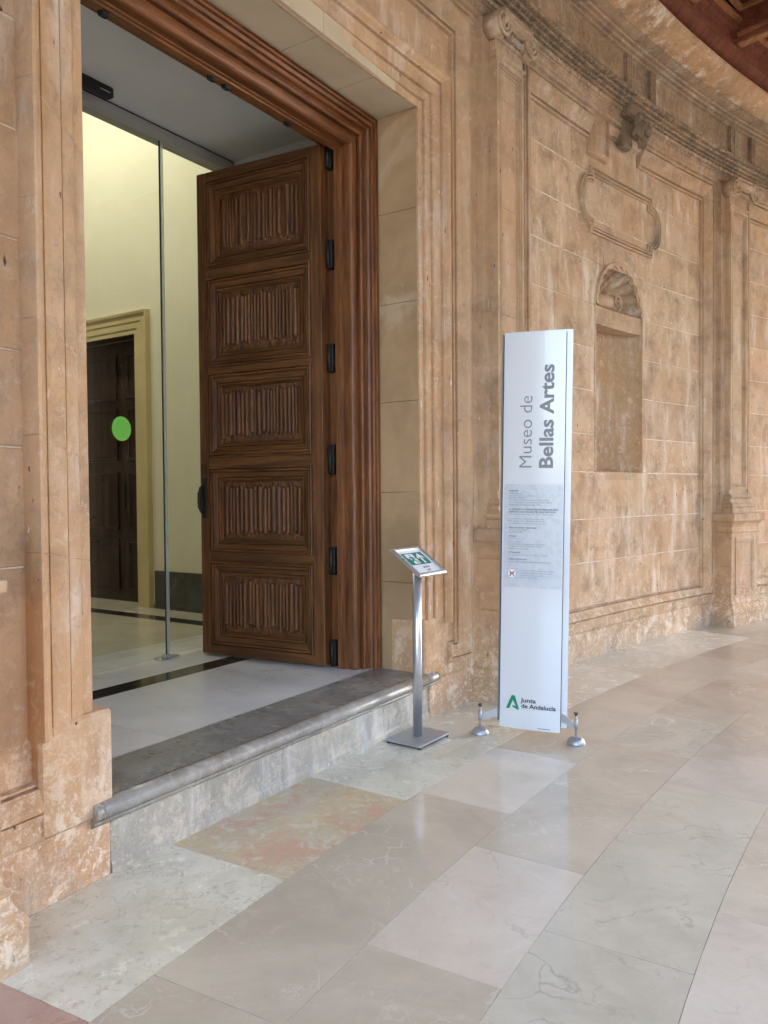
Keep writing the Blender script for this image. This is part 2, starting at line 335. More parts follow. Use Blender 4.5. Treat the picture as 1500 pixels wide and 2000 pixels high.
def marble(name,a,b,vein,vs=1.0,spot=None,rough=.07,vw=.018,blot=None):
    q=N(name); v=q.coord(rnd=9); v0=q.coord()
    n1=q.noise(v,2.1*vs,6,.62,.8); n2=q.noise(v,9*vs,7,.7,.5); n3=q.noise(v,60,5,.7)
    c=q.mix(q.ramp(n1,.30,.70),a,b); c=q.mix(q.math('MULTIPLY',q.ramp(n2,.40,.72),.45),c,b); c=q.mix(q.math('MULTIPLY',q.ramp(q.noise(v,22,6,.7),.45,.75),.22),c,a)
    dn=q.n('ShaderNodeVectorMath',operation='ADD'); nn=q.n('ShaderNodeTexNoise'); nn.inputs['Scale'].default_value=2.4; nn.inputs['Detail'].default_value=6; q.l(v,nn.inputs['Vector'])
    sc=q.n('ShaderNodeVectorMath',operation='SCALE'); sc.inputs['Scale'].default_value=.9; q.l(nn.outputs['Color'],sc.inputs[0]); q.l(v,dn.inputs[0]); q.l(sc.outputs[0],dn.inputs[1])
    vo=q.voro(dn.outputs[0],2.6*vs,'DISTANCE_TO_EDGE')
    vm=q.math('MULTIPLY',q.ramp(vo,vw,0.0),q.ramp(q.noise(v,3,5,.7),.46,.60)); c=q.mix(q.math('MULTIPLY',vm,.55),c,vein)
    cl=q.math('MULTIPLY',q.ramp(q.noise(v,6,9,.8,1.2),.56,.66),q.ramp(q.noise(v,1.1,3),.4,.6)); c=q.mix(q.math('MULTIPLY',cl,.38),c,(.74,.69,.60))
    tk=q.math('MULTIPLY',q.ramp(q.noise(v,55,8,.8),.62,.68),q.ramp(n2,.45,.6)); c=q.mix(q.math('MULTIPLY',tk,.5),c,(.80,.75,.66))
    vo2=q.voro(dn.outputs[0],7.5*vs,'DISTANCE_TO_EDGE'); vm2=q.math('MULTIPLY',q.ramp(vo2,vw*1.3,0.0),q.ramp(q.noise(v,5,5,.7),.50,.62)); c=q.mix(q.math('MULTIPLY',vm2,.33),c,vein)
    if blot:
        for col,sc_,lo in blot: c=q.mix(q.math('MULTIPLY',q.ramp(q.noise(v,sc_,7,.72,.6),lo,lo+.09),.8),c,col)
    if spot: c=q.mix(q.math('MULTIPLY',q.ramp(q.noise(v,26,6,.75,.6),.54,.63),.6),c,spot)
    # small pale chips and dust
    ch=q.ramp(q.math('ADD',q.voro(q.coord((1,1.6,1),rnd=2),7.5),q.math('MULTIPLY',n3,.12)),.085,.06); c=q.mix(q.math('MULTIPLY',q.math('MULTIPLY',ch,.5),q.ramp(n1,.52,.58)),c,(.74,.69,.60))
    hv=q.n('ShaderNodeHueSaturation'); oi=q.n('ShaderNodeObjectInfo'); q.l(q.ramp(oi.outputs['Random'],0,1,.93,1.07),hv.inputs['Value']); q.l(c,hv.inputs['Color'])
    r=q.math('ADD',q.ramp(n1,.3,.7,rough,rough+.05),q.math('MULTIPLY',q.ramp(q.noise(v0,5,6,.7),.45,.75),.10))
    hh=q.math('ADD',q.math('MULTIPLY',n1,.6),q.math('MULTIPLY',vm,-.6))
    return q.fin(hv.outputs[0],r,q.bump(hh,.06,.003),.5)
MPK=marble('rose_grey_marble',(0.49, 0.425, 0.325),(0.6, 0.53, 0.41),(0.76, 0.7, 0.6),.8)
MPL=marble('pale_rose_marble',(0.54, 0.47, 0.37),(0.67, 0.6, 0.49),(0.44, 0.38, 0.31),.7)
MDK=marble('dull_rose_marble',(0.45, 0.38, 0.285),(0.55, 0.475, 0.365),(0.7, 0.64, 0.54),.9)
MGR=marble('green_grey_marble',(0.5, 0.46, 0.355),(0.61, 0.565, 0.445),(0.36, 0.31, 0.24),1.0,vw=.03)
MCR=marble('cream_green_marble',(0.58, 0.545, 0.42),(0.74, 0.71, 0.58),(0.43, 0.38, 0.29),1.6,spot=(.42,.38,.29),rough=.2)
MBG=marble('beige_marble',(0.63, 0.57, 0.44),(0.71, 0.66, 0.53),(0.48, 0.41, 0.3),1.0,rough=.22)
MOR=marble('orange_breccia_marble',(.56,.46,.30),(.62,.55,.42),(.42,.30,.20),1.4,blot=[((.60,.49,.27),6,.45),((.62,.38,.27),5.5,.50),((.68,.63,.50),12,.52),((.58,.33,.24),16,.60)],rough=.3,spot=(.52,.36,.22))
MRD=marble('red_marble',(0.42, 0.26, 0.2),(0.52, 0.36, 0.28),(0.66, 0.55, 0.45),1.1,rough=.25)
MWH=marble('white_marble',(0.58, 0.58, 0.57),(0.7, 0.695, 0.68),(0.42, 0.41, 0.4),.5,rough=.14,vw=.02)
MBK=marble('black_marble',(.012,.013,.014),(.028,.029,.03),(.10,.10,.10),1.0,rough=.10)
MGY=marble('grey_step_marble',(0.18, 0.17, 0.155),(0.29, 0.275, 0.25),(0.42, 0.41, 0.38),2.2,spot=(.21,.20,.185),rough=.24,vw=.05)
MNS=marble('worn_nosing_marble',(0.25, 0.22, 0.18),(0.36, 0.33, 0.28),(0.5, 0.47, 0.41),2.0,spot=(.44,.42,.38),rough=.22,vw=.04)
MSK=marble('dark_skirting_marble',(.035,.04,.04),(.075,.08,.075),(.12,.13,.12),1.4,rough=.2)
GROUT=flat('floor_grout',(.20,.17,.14),.8)
ALU=flat('brushed_aluminium',(.62,.63,.65),.32,.85); ALUG=flat('grey_painted_metal',(.42,.43,.44),.38,.55)
WHT=flat('white_enamel_panel',(.665,.68,.695),.22,0,.5,.3); GRYP=flat('pale_grey_vinyl_panel',(.55,.58,.61),.28)
DKG=flat('dark_grey_profile',(.07,.075,.08),.45,.3)
TXG=flat('grey_lettering',(.21,.215,.23),.5); TXD=flat('small_grey_print',(.20,.22,.25),.6); BLK=flat('black_print',(.02,.02,.025),.5)
GRN=flat('green_print',(.0,.24,.11),.45); SGN=flat('safety_green_print',(.0,.19,.14),.4); PAP=flat('white_paper',(.80,.81,.81),.35); REDP=flat('red_print',(.5,.05,.04),.5)
DOT=flat('bright_green_sticker',(.28,.92,.14),.5)
def glassm(name,tint,refl=.06):
    q=N(name); tr=q.n('ShaderNodeBsdfTransparent'); tr.inputs[0].default_value=tint+(1,); gl=q.n('ShaderNodeBsdfGlossy'); gl.inputs['Roughness'].default_value=.01
    ge=q.n('ShaderNodeNewGeometry'); dt=q.n('ShaderNodeVectorMath',operation='DOT_PRODUCT'); q.l(ge.outputs['Normal'],dt.inputs[0]); q.l(ge.outputs['Incoming'],dt.inputs[1]); om=q.math('SUBTRACT',1.0,q.math('ABSOLUTE',dt.outputs['Value'])); fr=q.math('ADD',.055,q.math('MULTIPLY',.9,q.math('POWER',om,5.0))); ms=q.n('ShaderNodeMixShader'); q.l(fr,ms.inputs[0]); q.l(tr.outputs[0],ms.inputs[1]); q.l(gl.outputs[0],ms.inputs[2]); q.l(ms.outputs[0],q.out.inputs[0]); return q.m
GLS=glassm('clear_glass',(.93,.955,.94)); q=N('pale_glass_edge'); tr_=q.n('ShaderNodeBsdfTransparent'); tr_.inputs[0].default_value=(.9,.95,.92,1); ms_=q.n('ShaderNodeMixShader'); ms_.inputs[0].default_value=.42; q.b.inputs['Base Color'].default_value=(.55,.62,.57,1); q.b.inputs['Roughness'].default_value=.3; q.l(tr_.outputs[0],ms_.inputs[1]); q.l(q.b.outputs[0],ms_.inputs[2]); q.l(ms_.outputs[0],q.out.inputs[0]); PGE=q.m
GED=flat('green_glass_edge',(.10,.14,.13),.2); RUB=flat('black_rubber_seal',(.01,.01,.012),.6)

# ------------------------------------------------------------------ ground, gallery floor
bed=MB()
n=60
bed.rings([[W(-16+46*i/(n*6),r,-.0022) for r in (15.6,21.02)] for i in range(n*6+1)],closed=False,caps=False)
tag(bed.build('floor_bed',GROUT),kind='structure')
floor=empty('gallery_floor'); tag(floor,kind='structure')
def slab(s0,s1,R0,R1,mat,g=.0010,e=0):
    k=max(1,int((s1-s0)/.12)); m_=MB()
    def ring(z,i):
        a,b,c,d=s0+g+e*i,s1-g-e*i,R0+g+e*i,R1-g-e*i
        return [W(a+(b-a)*q/k,d+jt[q],z) for q in range(k+1)]+[W(a+(b-a)*q/k,c+jt[-1-q],z) for q in range(k,-1,-1)]
    dz=random.uniform(-.0006,.0006); jt=[random.uniform(-.0012,.0002) for _ in range(k+1)]
    m_.rings([ring(-.004,0),ring(0+dz,1)],caps=False)
    b=len(m_.v)-2*(k+1)
    for q in range(k): m_.f.append((b+q,b+q+1,b+2*k-q,b+2*k+1-q)); m_.smooth.append(False)
    return m_.build('floor_slab',mat,floor)
def row(R0,R1,joints,mats,default,lo=-7,hi=17,seed=1):
    rr=random.Random(seed); J=list(joints); Mt=list(mats)
    while J[0]>lo: J.insert(0,J[0]-rr.uniform(.85,1.4)); Mt.insert(0,rr.choice(default))
    while J[-1]<hi: J.append(J[-1]+rr.uniform(.85,1.5)); Mt.append(rr.choice(default))
    for a,b,m_ in zip(J,J[1:],Mt): slab(a,b,R0,R1,m_)
def rowx(R0,R1,joints,mats,left,right,seed):
    rr=random.Random(seed); J=list(joints); Mt=list(mats); i=0
    while J[0]>-4.5: J.insert(0,J[0]-rr.uniform(.85,1.4)); Mt.insert(0,left[i%len(left)]); i+=1
    i=0
    while J[-1]<13: J.append(J[-1]+rr.uniform(.85,1.7)); Mt.append(right[i%len(right)]); i+=1
    for a,b,m_ in zip(J,J[1:],Mt): slab(a,b,R0,R1,m_)
rowx(20.36,21.0,[-1.9,-.94,0,.98,1.75,2.52,3.38,4.29],[MCR,MOR,MCR,MBG,MBG,MBG,MBG],[MRD,MCR,MOR],[MBG,MPK],3)
rowx(19.864,20.36,[-1.645,.134,1.0,2.745,4.405],[MPK,MPL,MPK,MPK],[MPK,MDK],[MDK,MPK],4)
rowx(19.385,19.864,[-1.16,-.27,1.47,2.31,4.02],[MPL,MPK,MGR,MDK],[MPK,MGR],[MPK,MDK],5)
rowx(18.897,19.385,[-.76,.126,.987,1.858],[MGR,MGR,MPL,MDK],[MGR,MPK],[MPK,MPL],6)
rowx(18.41,18.897,[-.3,.65],[MPK,MPL],[MPL,MPK],[MPL,MPK,MGR],8)
for k,R1 in enumerate((18.41,17.92,17.43,16.94,16.45,15.96)):
    rowx(R1-.49,R1,[-.9+.37*k,.3+.37*k],[MPK],[MPK,MGR,MPL],[MPL,MPK,MDK],20+k)
mk=MB(); mr=[]
for i in range(29):
    a=2*PI*i/28; e=2.6; ca,sa=math.cos(a),math.sin(a); q_=(abs(ca)**e+abs(sa)**e)**(-1/e); wv=1+.05*math.sin(5*a)
    mr.append([W(2.115+.125*k_*q_*ca*wv,19.745+.062*k_*q_*sa*wv,.0012) for k_ in (.70+.06*math.sin(3*a),1.0)])
mk.rings(mr,closed=False,caps=False).build('adhesive_mark',flat('dried_adhesive',(.66,.61,.50),.35),floor)
# courtyard beyond the colonnade
GRAV=plain_rough('courtyard_paving',(.30,.28,.25),(.36,.33,.29),2,.9,.3,.01)
cg=MB(); cg.rings([[Vector((CX+r*math.cos(2*PI*i/64),CY+r*math.sin(2*PI*i/64),-.02)) for i in range(64)] for r in (.01,15.6)],caps=False)
tag(cg.build('courtyard_ground',GRAV),kind='structure')
gg=MB(); gg.add([(-220,-220,-.06),(220,-220,-.06),(220,220,-.06),(-220,220,-.06)],[(0,1,2,3)]); tag(gg.build('ground',GRAV),kind='structure')
FAC=plain_rough('facade_stone',(.33,.26,.19),(.38,.31,.23),1,.9,.3,.01)
fc=MB(); ring=lambda r,z,a0,a1,k=48:[Vector((CX+r*math.cos(a0+(a1-a0)*i/k),CY+r*math.sin(a0+(a1-a0)*i/k),z)) for i in range(k+1)]
A0,A1=TH0-PI*1.62,TH0-PI*.38
fc.rings([ring(21,0,A0,A1),ring(21,5.6,A0,A1),ring(15.4,5.6,A0,A1),ring(15.4,11.5,A0,A1),ring(15.0,12.2,A0,A1),ring(21,12.4,A0,A1)],closed=False,caps=False)
tag(fc.build('courtyard_facade',FAC),'far side of the round stone courtyard, open gallery below and solid storey above','building')

# ------------------------------------------------------------------ gallery wall
wall=empty('gallery_wall',L(0,0,0)); 
tag(wall,'curved weathered sandstone gallery wall with pilasters, shell niche and framed doorway','wall')
wall.location=(0,0,0)
# mortar core behind the stones
core=MB()
def corestrip(s0,s1,R,z0=0,z1=5.7,k=None):
    k=k or max(1,int((s1-s0)/.4)); core.rings([[W(s0+(s1-s0)*i/k,R,z0),W(s0+(s1-s0)*i/k,R,z1)] for i in range(k+1)],closed=False,caps=False)
corestrip(-9,-3.6,20.99); corestrip(9.2,16,20.99); corestrip(-3.6,-1.33,21.034); corestrip(1.24,3.812,21.034); corestrip(4.698,9.3,21.034)
corestrip(3.812,4.698,21.034,0,1.665); corestrip(3.812,4.698,21.034,3.64,5.7); corestrip(-1.33,1.24,21.06,4.02,5.7)
core.build('mortar_bed',MORT,wall)
ZC=[.46,.86,1.245,1.67,2.01,2.40,2.785,3.17,3.555,3.94,4.325,4.62]
def field(s0,s1,mat,seed,hole=None,lo=.6,hi=1.0,R=21.03):
    rr=random.Random(seed); par=wall
    for i,(z0,z1) in enumerate(zip(ZC,ZC[1:])):
        segs=[(s0,s1)]
        if hole and z1>hole['z0']+.01 and z0<hole['top']: segs=[(s0,hole['s0']),(hole['s1'],s1)]
        if hole and abs(z0-3.555)<.01: segs=[(s0,NS-.29),(NS+.29,s1)]
        for a,b in segs:
            n_=max(1,round((b-a)/rr.uniform(lo,hi))); c=[a]+sorted(a+(b-a)*(k+rr.uniform(-.28,.28))/n_ for k in range(1,n_))+[b]
            for x0,x1 in zip(c,c[1:]): block(x0,x1,z0,z1,R,mat,par)
NS,NR,NZ=4.255,.435,3.19          # niche centre, half width, springing
hole=dict(s0=NS-NR,s1=NS+NR,z0=1.67,top=3.555)
field(2.70,5.885,ST,11,hole)
field(6.97,9.2,ST,14)
# spandrels round the arch
zt=3.94
for sg in (-1,1):
    pts=[(NS+sg*NR*math.cos(a),NZ+NR*math.sin(a)) for a in [PI/2*k/10 for k in range(11)]]
    # stones between springing course and 3.555 (z 3.17..)
    poly=[p for p in pts if p[1]<=3.555]; 
    xa=math.sqrt(NR**2-(3.555-NZ)**2); poly.append((NS+sg*xa,3.553)); poly=poly+[(NS+sg*(NR-.001),3.553)]
    polyblock(poly,21.03,21.10,ST,wall)
xa=math.sqrt(NR**2-(3.557-NZ)**2); a0=math.asin((3.557-NZ)/NR)
polyblock([(NS-.288,3.557),(NS-xa,3.557)]+[(NS-NR*math.cos(a0+(PI-2*a0)*k/12),NZ+NR*math.sin(a0+(PI-2*a0)*k/12)) for k in range(1,12)]+[(NS+xa,3.557),(NS+.288,3.557),(NS+.288,3.938),(NS-.288,3.938)],21.03,21.10,ST,wall)
# the 3.555 course above the arch is a full course: carve the little crown of the arch with a lintel stone instead
# (blocks of that course were laid by field(); the crown of the arch rises .07 into it)
def rim(prof,mat,name):
    path=[(NS+NR,1.67),(NS+NR,NZ)]+[(NS+NR*math.cos(a),NZ+NR*math.sin(a)) for a in [PI*k/24 for k in range(1,24)]]+[(NS-NR,NZ),(NS-NR,1.67)]
    return sweep(path,prof,mat,nich,WR,name,one=True,closed=False,scale=[1]*(len(path)-1),step=5)
nich=empty('niche',(0,0,0),0,wall); nich['label']='arched niche with a scallop shell head, right of the sign pillar'
rim([(0.0,21.12),(0.0,21.024),(-.022,21.024),(-.026,21.05)],STM,'rim')
def niche_pt(a,z,r=NR,dp=.58): return W(NS-r*math.cos(a),21.03+r*dp*math.sin(a)**.8 if 0<a<PI-1e-6 else 21.03,z)
for z0,z1,r,dp in ((1.67,2.01,NR,.48),(2.01,2.40,NR,.48),(2.40,2.785,NR,.48),(2.785,3.02,NR,.48),(3.02,3.185,NR-.004,.05)):
    mm=MB(); mm.rings([[niche_pt(PI*k/18,z,r,dp) for k in range(19)] for z in (z0+.0008,z1-.0008)],closed=False,caps=False,sm=True)
    mm.rings([[niche_pt(PI*k/18,z,r,dp+.2) for k in range(19)] for z in (z0,z1)],closed=False,caps=False); mm.build('stone',STN if z0<3 else STM,nich)
MB().rings([[niche_pt(PI*k/18,3.02,NR,dp) for k in range(19)] for dp in (.05,.60)],closed=False,caps=False).build('ledge',STM,nich)
dd_=MB(); dd_.add([niche_pt(PI*k/18,3.184,NR,.58) for k in range(19)],[tuple(range(19))]); dd_.build('shell_floor',STM,nich)
sill=MB(); sill.box(WR,NS-NR,NS+NR,1.60,1.672,21.034,21.55); sill.build('niche_sill',STM,nich)
bx_=MB(); rc=[(NS-.6,1.5),(NS+.6,1.5),(NS+.6,3.8),(NS-.6,3.8)]; bx_.rings([[W(a,r,b) for a,b in rc] for r in (21.038,21.6)],caps=False); bx_.add([W(a,21.6,b) for a,b in rc],[(0,1,2,3)]); bx_.build('masonry_backing',MORT,nich)
# shell
sh=MB(); rows=[]
KF=11
for i in range(0,29):
    t=.10+.90*i/28; r_=[]
    for k in range(0,177):
        ph=PI*k/176; fl=abs(math.sin(KF*ph))**.75
        x=NR*math.cos(ph)*t; z=.06+(NR*math.sin(ph)-.06)*t
        d=.10*(1-t)+.20*math.sin(PI*min(1,t))**.7-.058*fl*min(1,t*1.6)+.012
        r_.append(W(NS+x,21.03+max(d,-.005),NZ+max(z,-.004)))
    rows.append(r_)
sh.rings(rows,closed=False,caps=False,sm=True).build('scallop_shell',STN,nich,fix=False)
# scalloped lip
lp=MB(); lip=[]
for k in range(0,109):
    ph=PI*k/108; w_=.018+.030*(1-abs(math.sin(KF*ph)))
    c,s_=math.cos(ph),math.sin(ph)
    lip.append([W(NS+(NR+.012)*c,21.024,NZ+(NR+.012)*s_),W(NS+(NR+.008)*c,21.012,NZ+(NR+.008)*s_),W(NS+(NR-w_)*c,21.016,NZ+(NR-w_)*s_),W(NS+(NR-w_-.004)*c,21.06,NZ+(NR-w_-.004)*s_)])
lp.rings(lip,closed=False,caps=False).build('scalloped_lip',STM,nich,fix=False)
# volute at the hinge of the shell
vo=MB(); pts=[];rad=[]
for k in range(46):
    a=-PI/2+k/45*PI*3.6; r=.078*(1-k/50); pts.append(W(NS+.005+r*math.cos(a),21.052-.012*k/45,NZ+.085+r*math.sin(a))); rad.append(.013*(1-k/80))
vo.tube(pts,rad,8); vo.cyl(W(NS+.005,21.064,NZ+.085),W(NS-.0,21.22,NZ+.085),.078,.060,24)
vo.cyl(W(NS-.425,21.115,NZ+.070),W(NS-.03,21.12,NZ+.080),.066,.072,20)
vo.build('volute',STM,nich)

# plinth course and base band
def cuts_between(s0,s1,seed,lo=.8,hi=1.5):
    rr=random.Random(seed); c=[s0]
    while c[-1]+hi<s1: c.append(c[-1]+rr.uniform(lo,hi))
    if s1-c[-1]<.3 and len(c)>1: c.pop()
    return c+[s1]
PL=[(21.0,0),(20.998,.236),(21.004,.248),(21.012,.25)]
for a,b,sd_ in ((-3.6,-1.242,1),(1.267,9.5,2)):
    c=cuts_between(a,b,sd_)
    for x0,x1 in zip(c,c[1:]): hcourse(PL,x0,x1,STD if b<0 or x0<1.3 else ST,wall)
BB=[(21.004,.25),(20.992,.256),(20.99,.345)]
for a,b,sd_ in ((-3.6,-1.55,3),(1.46,9.5,4)):
    c=cuts_between(a,b,sd_)
    for x0,x1 in zip(c,c[1:]): hcourse(BB,x0,x1,STM,wall,back=21.05)
# bay frames (mitred mouldings round each recessed field)
FP=[(-.004,21.04),(0,21.008),(.012,21.004),(.014,21.028),(.026,21.030),(.028,20.998),(.038,20.992),(.044,20.994),(.075,20.986),(.11,20.968),(.135,20.960),(.150,20.964),(.153,20.994),(.166,20.996),(.168,20.975),(.19,20.974),(.19,21.03)]
def bayx(s0,s1,wl,wr,seed,cr4):
    z0,z1=.46,4.62; a,b,c,d=cr4
    path=[(s0,z0),(s0,z1),(a,z1),(a,4.475),(b,4.475),(b,4.74),(c,4.74),(c,z1),(s1,z1),(s1,z0)]
    fr=[(z-z0)/(z1-z0) for z in ZC[2:-1]]; k=.19; T=.222/k; t_=.05/k
    sc=[wl/k,T,t_,.045/k,t_,.10/k,t_,T,wr/k,.118/k]
    n_=len(path); cu=[[] for _ in range(n_)]; cu[0]=fr; cu[1]=[.5]; cu[7]=[.5]; cu[8]=[1-f for f in reversed(fr)]; cu[9]=[.22,.5,.74]
    sweep(path,FP,STM,wall,WR,'stone',closed=True,scale=sc,cuts=cu)
    block(a+.035,b-.035,4.51,4.85,20.985,STM,wall,back=21.03)
    block(b+.012,c-.012,4.615,4.76,21.026,ST,wall,back=21.05)
def bay(s0,s1,wl,wr,seed,cross=None):
    z0,z1=.46,4.62
    if cross: return bayx(s0,s1,wl,wr,seed,cross)
    path=[(s0,z0),(s0,z1),(s1,z1),(s1,z0)]
    fr=[(z-z0)/(z1-z0) for z in ZC[2:-1]]
    hz=cuts_between(0,1,seed,.2,.34)[1:-1]
    hb=cuts_between(0,1,seed+5,.2,.34)[1:-1]
    return sweep(path,FP,STM,wall,WR,'stone',closed=True,scale=[wl/.19,.222/.19,wr/.19,.118/.19],cuts=[fr,hz,[1-f for f in reversed(fr)],hb])
bay(2.70,5.885,.15,.19,40,(3.66,3.975,4.585,4.90))
bay(6.97,9.2,.15,.19,43)
# door bay frame: open at the bottom middle
sweep([(-1.562,.46),(-2.1,.46)],FP,STM,wall,WR,'stone',scale=[.118/.19],cuts=[[]])
pathd=[(-1.76,.56),(-1.76,4.62),(1.60,4.62),(1.60,.46),(1.49,.46)]
fr=[(z-.46)/4.16 for z in ZC[2:-1]]
sweep(pathd,FP,STM,wall,WR,'stone',scale=[.04/.19,.222/.19,1,.118/.19],cuts=[fr,[.18,.42,.60,.83],[1-f for f in reversed(fr)],[]])
for e0,e1 in ((1.474,1.491),): block(e0,e1,.335,.475,20.955,STD,wall,back=21.05)
# narrow door-bay field round the architrave
for i,(z0,z1) in enumerate(zip([.46]+ZC[2:],ZC[2:])):
    block(1.44,1.602,z0,z1,21.028,STD,wall); block(-1.80,-1.55,z0,z1,21.028,STD,wall)
for x0,x1 in ((-1.56,-.9),(-.9,-.28),(-.28,.35),(.35,.98),(.98,1.45)): block(x0,x1,4.18,4.62,21.028,STD,wall)
# architrave round the doorway
sur=empty('door_surround',(0,0,0),0,wall); sur['label']='moulded stone surround of the tall doorway'
AP=[(0,21.035),(0,21.022),(.004,21.018),(.047,21.017),(.050,21.028),(.054,21.028),(.057,21.004),(.064,21.000),(.113,20.999),(.116,21.012),(.122,21.012),(.125,20.988),(.133,20.984),(.208,20.982),(.212,20.998),(.219,20.998),(.222,20.972),(.232,20.968),(.246,20.950),(.262,20.940),(.274,20.942),(.277,20.99),(.279,21.04)]
apath=[(1.20,.62),(1.20,3.985),(-1.30,3.985),(-1.30,.62)]
AP=[( -a,b) for a,b in AP]
cz=[1.245,1.63,2.01,2.40,2.785,3.17,3.555,3.86]
fr=[(z-.62)/(3.985-.62) for z in cz]
sweep(apath,AP,STD,sur,WR,'stone',cuts=[fr,[.13,.37,.63,.87],[1-f for f in reversed(fr)]])
# plain base blocks under the architrave
def baseblock(s0,s1,nm):
    f=WR; m_=MB(); m_.box(f,s0,s1,.25,.66,20.984,21.3,bev=.012)
    for v_i in range(len(m_.v)):
        pass
    return m_.build(nm,STD,sur)
baseblock(-1.565,-1.235,'stone'); baseblock(1.19,1.475,'stone')
# jambs and soffit of the stone opening (straight, seen in the thickness of the wall)
for a,b in ((.30,.9),(.9,1.5),(1.5,2.1),(2.1,2.75),(2.75,3.35),(3.35,3.99)):
    MB().box(L,1.254,1.7,-.008,.30,a+.001,b-.001,bev=.003).build('stone',JAMB,sur)
    MB().box(L,-1.7,-1.254,-.008,.30,a+.001,b-.001,bev=.003).build('stone',JAMB,sur)
for a,b in ((-1.7,-.62),(-.62,.28),(.28,.80),(.80,1.7)):
    MB().box(L,a+.0012,b-.0012,-.006,.32,3.990,4.3,bev=.003).build('stone',SOFF,sur)
# ---------------- pilasters
def pilaster(c,label,full=True,cap=True):
    p=empty('pilaster',(0,0,0),0,wall); p['label']=label
    unit=[(-.355,21.03),(-.355,20.978),(-.289,20.978),(-.287,20.93),(-.191,20.93),(-.189,20.888),(.189,20.888),(.191,20.93),(.287,20.93),(.289,20.978),(.355,20.978),(.355,21.03)]
    U=[(c+a,b) for a,b in unit]
    zz=[.345,.86,1.245,1.67,2.01,2.40,2.785,3.17,3.555,3.94,4.325,4.61]
    for z0,z1 in zip(zz,zz[1:]): vcourse(U,z0,z1,21.12,STM,p,jit=.001)
    vcourse([(c-.355,21.03),(c-.355,20.978),(c+.355,20.978),(c+.355,21.03)],4.61,4.845,21.12,STM,p)
    vcourse([(c-.287,20.99),(c-.287,20.93),(c+.287,20.93),(c+.287,20.99)],4.61,4.845,21.0,STM,p)
    # panel border on the shaft
    fp=[(0,20.90),(0,20.866),(-.030,20.866),(-.033,20.886),(-.041,20.886),(-.044,20.868),(-.052,20.868),(-.055,20.886),(-.064,20.887),(-.067,20.876),(-.073,20.876),(-.076,20.8885)]
    sweep([(c-.19,1.50),(c+.19,1.50),(c+.19,4.585),(c-.19,4.585)],[(-a,b) for a,b in fp],STM,p,WR,'shaft_border',closed=True,one=True)
    # moulded base of the shaft, returned round three sides
    def ringm(prof,name,hw=.19,rf=20.88,rb=20.975,mat=STM,z_=0):
        R=[]
        for o_,z in prof:
            R.append([W(c-hw-o_,rb,z),W(c-hw-o_,rf-o_,z),W(c,rf-o_,z),W(c+hw+o_,rf-o_,z),W(c+hw+o_,rb,z)])
        return MB().rings(R,closed=True,caps=True).build(name,mat,p)
    ringm([(.075,1.236),(.075,1.30)],'base_plinth')
    ringm([(.062,1.30),(.072,1.306),(.076,1.322),(.072,1.340),(.060,1.346),(.050,1.350),(.050,1.358),(.036,1.362),(.026,1.380),(.028,1.398),(.036,1.404),(.044,1.408),(.050,1.420),(.044,1.432),(.034,1.436),(.034,1.446),(.014,1.450),(.006,1.466),(0,1.50)],'base_moulding')
    ringm([(.002,4.555),(.010,4.562),(.014,4.572),(.010,4.582),(.004,4.586),(.004,4.60),(.022,4.61),(.024,4.622),(.0,4.628)],'necking')
    # capital
    ringm([(.002,4.626),(.002,4.80)],'capital_block')
    ringm([(.012,4.715),(.026,4.735),(.034,4.76),(.03,4.775)],'echinus')
    eg=MB()
    for k in range(5):
        s_=c-.104+.052*k
        ctr=W(s_,20.835,4.752); 
        rr=[]
        for i in range(7):
            a=-PI/2+PI*i/6; rr.append([ctr+(W(s_+.001,20.835,0)-W(s_,20.835,0)).normalized()*(.017*math.cos(a)*math.cos(2*PI*j/10))+(W(s_,20.82,0)-W(s_,20.835,0)).normalized()*(.022*math.cos(a)*math.sin(2*PI*j/10))+Vector((0,0,.033*math.sin(a))) for j in range(10)])
        eg.rings(rr,sm=True)
    for k in range(6):
        s_=c-.13+.052*k; eg.tube([W(s_,20.838,4.785),W(s_,20.822,4.752),W(s_,20.835,4.722)],.005,6)
    eg.build('egg_and_dart',STM,p)
    for sg in (-1,1):
        vv=MB(); pts=[];rad=[]
        cs=c+sg*.205; czv=4.79
        for k in range(64):
            a=PI/2-sg*(-1)*0+ (sg*-1)*0
            a=PI/2+(-sg)*(-k/63*2*PI*2.4); r=.088*(1-k/63)**.85+.006
            pts.append(W(cs+r*math.cos(a),20.80-.004*k/63,czv+r*math.sin(a))); rad.append(.016*(1-.45*k/63))
        vv.tube(pts,rad,7)
        vv.cyl(W(cs,20.806,czv),W(cs,20.95,czv),.088,.080,24)
        vv.cyl(W(cs,20.785,czv),W(cs,20.82,czv),.016,.016,10)
        vv.build('volute',STM,p)
    ch=MB(); ch.rings([[W(c+x,20.812,4.80-.012*(1-(x/.2)**2)),W(c+x,20.79,4.81-.012*(1-(x/.2)**2)),W(c+x,20.788,4.872-.010*(1-(x/.2)**2)),W(c+x,20.80,4.884-.010*(1-(x/.2)**2)),W(c+x,20.95,4.884),W(c+x,20.95,4.80)] for x in [-.2+.04*k for k in range(11)]],sm=False)
    ch.build('volute_channel',STM,p)
    ab=MB(); ab.box(WR,c-.20,c+.20,4.885,4.90,20.80,20.98,bev=.004); ab.build('abacus',STM,p)
    # pedestal
    def ped(prof,name,mat=STM):
        R=[]
        for o_,z in prof: R.append([W(c-.295-o_,21.0,z),W(c-.295-o_,20.80-o_,z),W(c,20.80-o_,z),W(c+.295+o_,20.80-o_,z),W(c+.295+o_,21.0,z)])
        return MB().rings(R).build(name,mat,p)
    ped([(.052,0),(.052,.118),(.048,.122)],'pedestal_plinth')
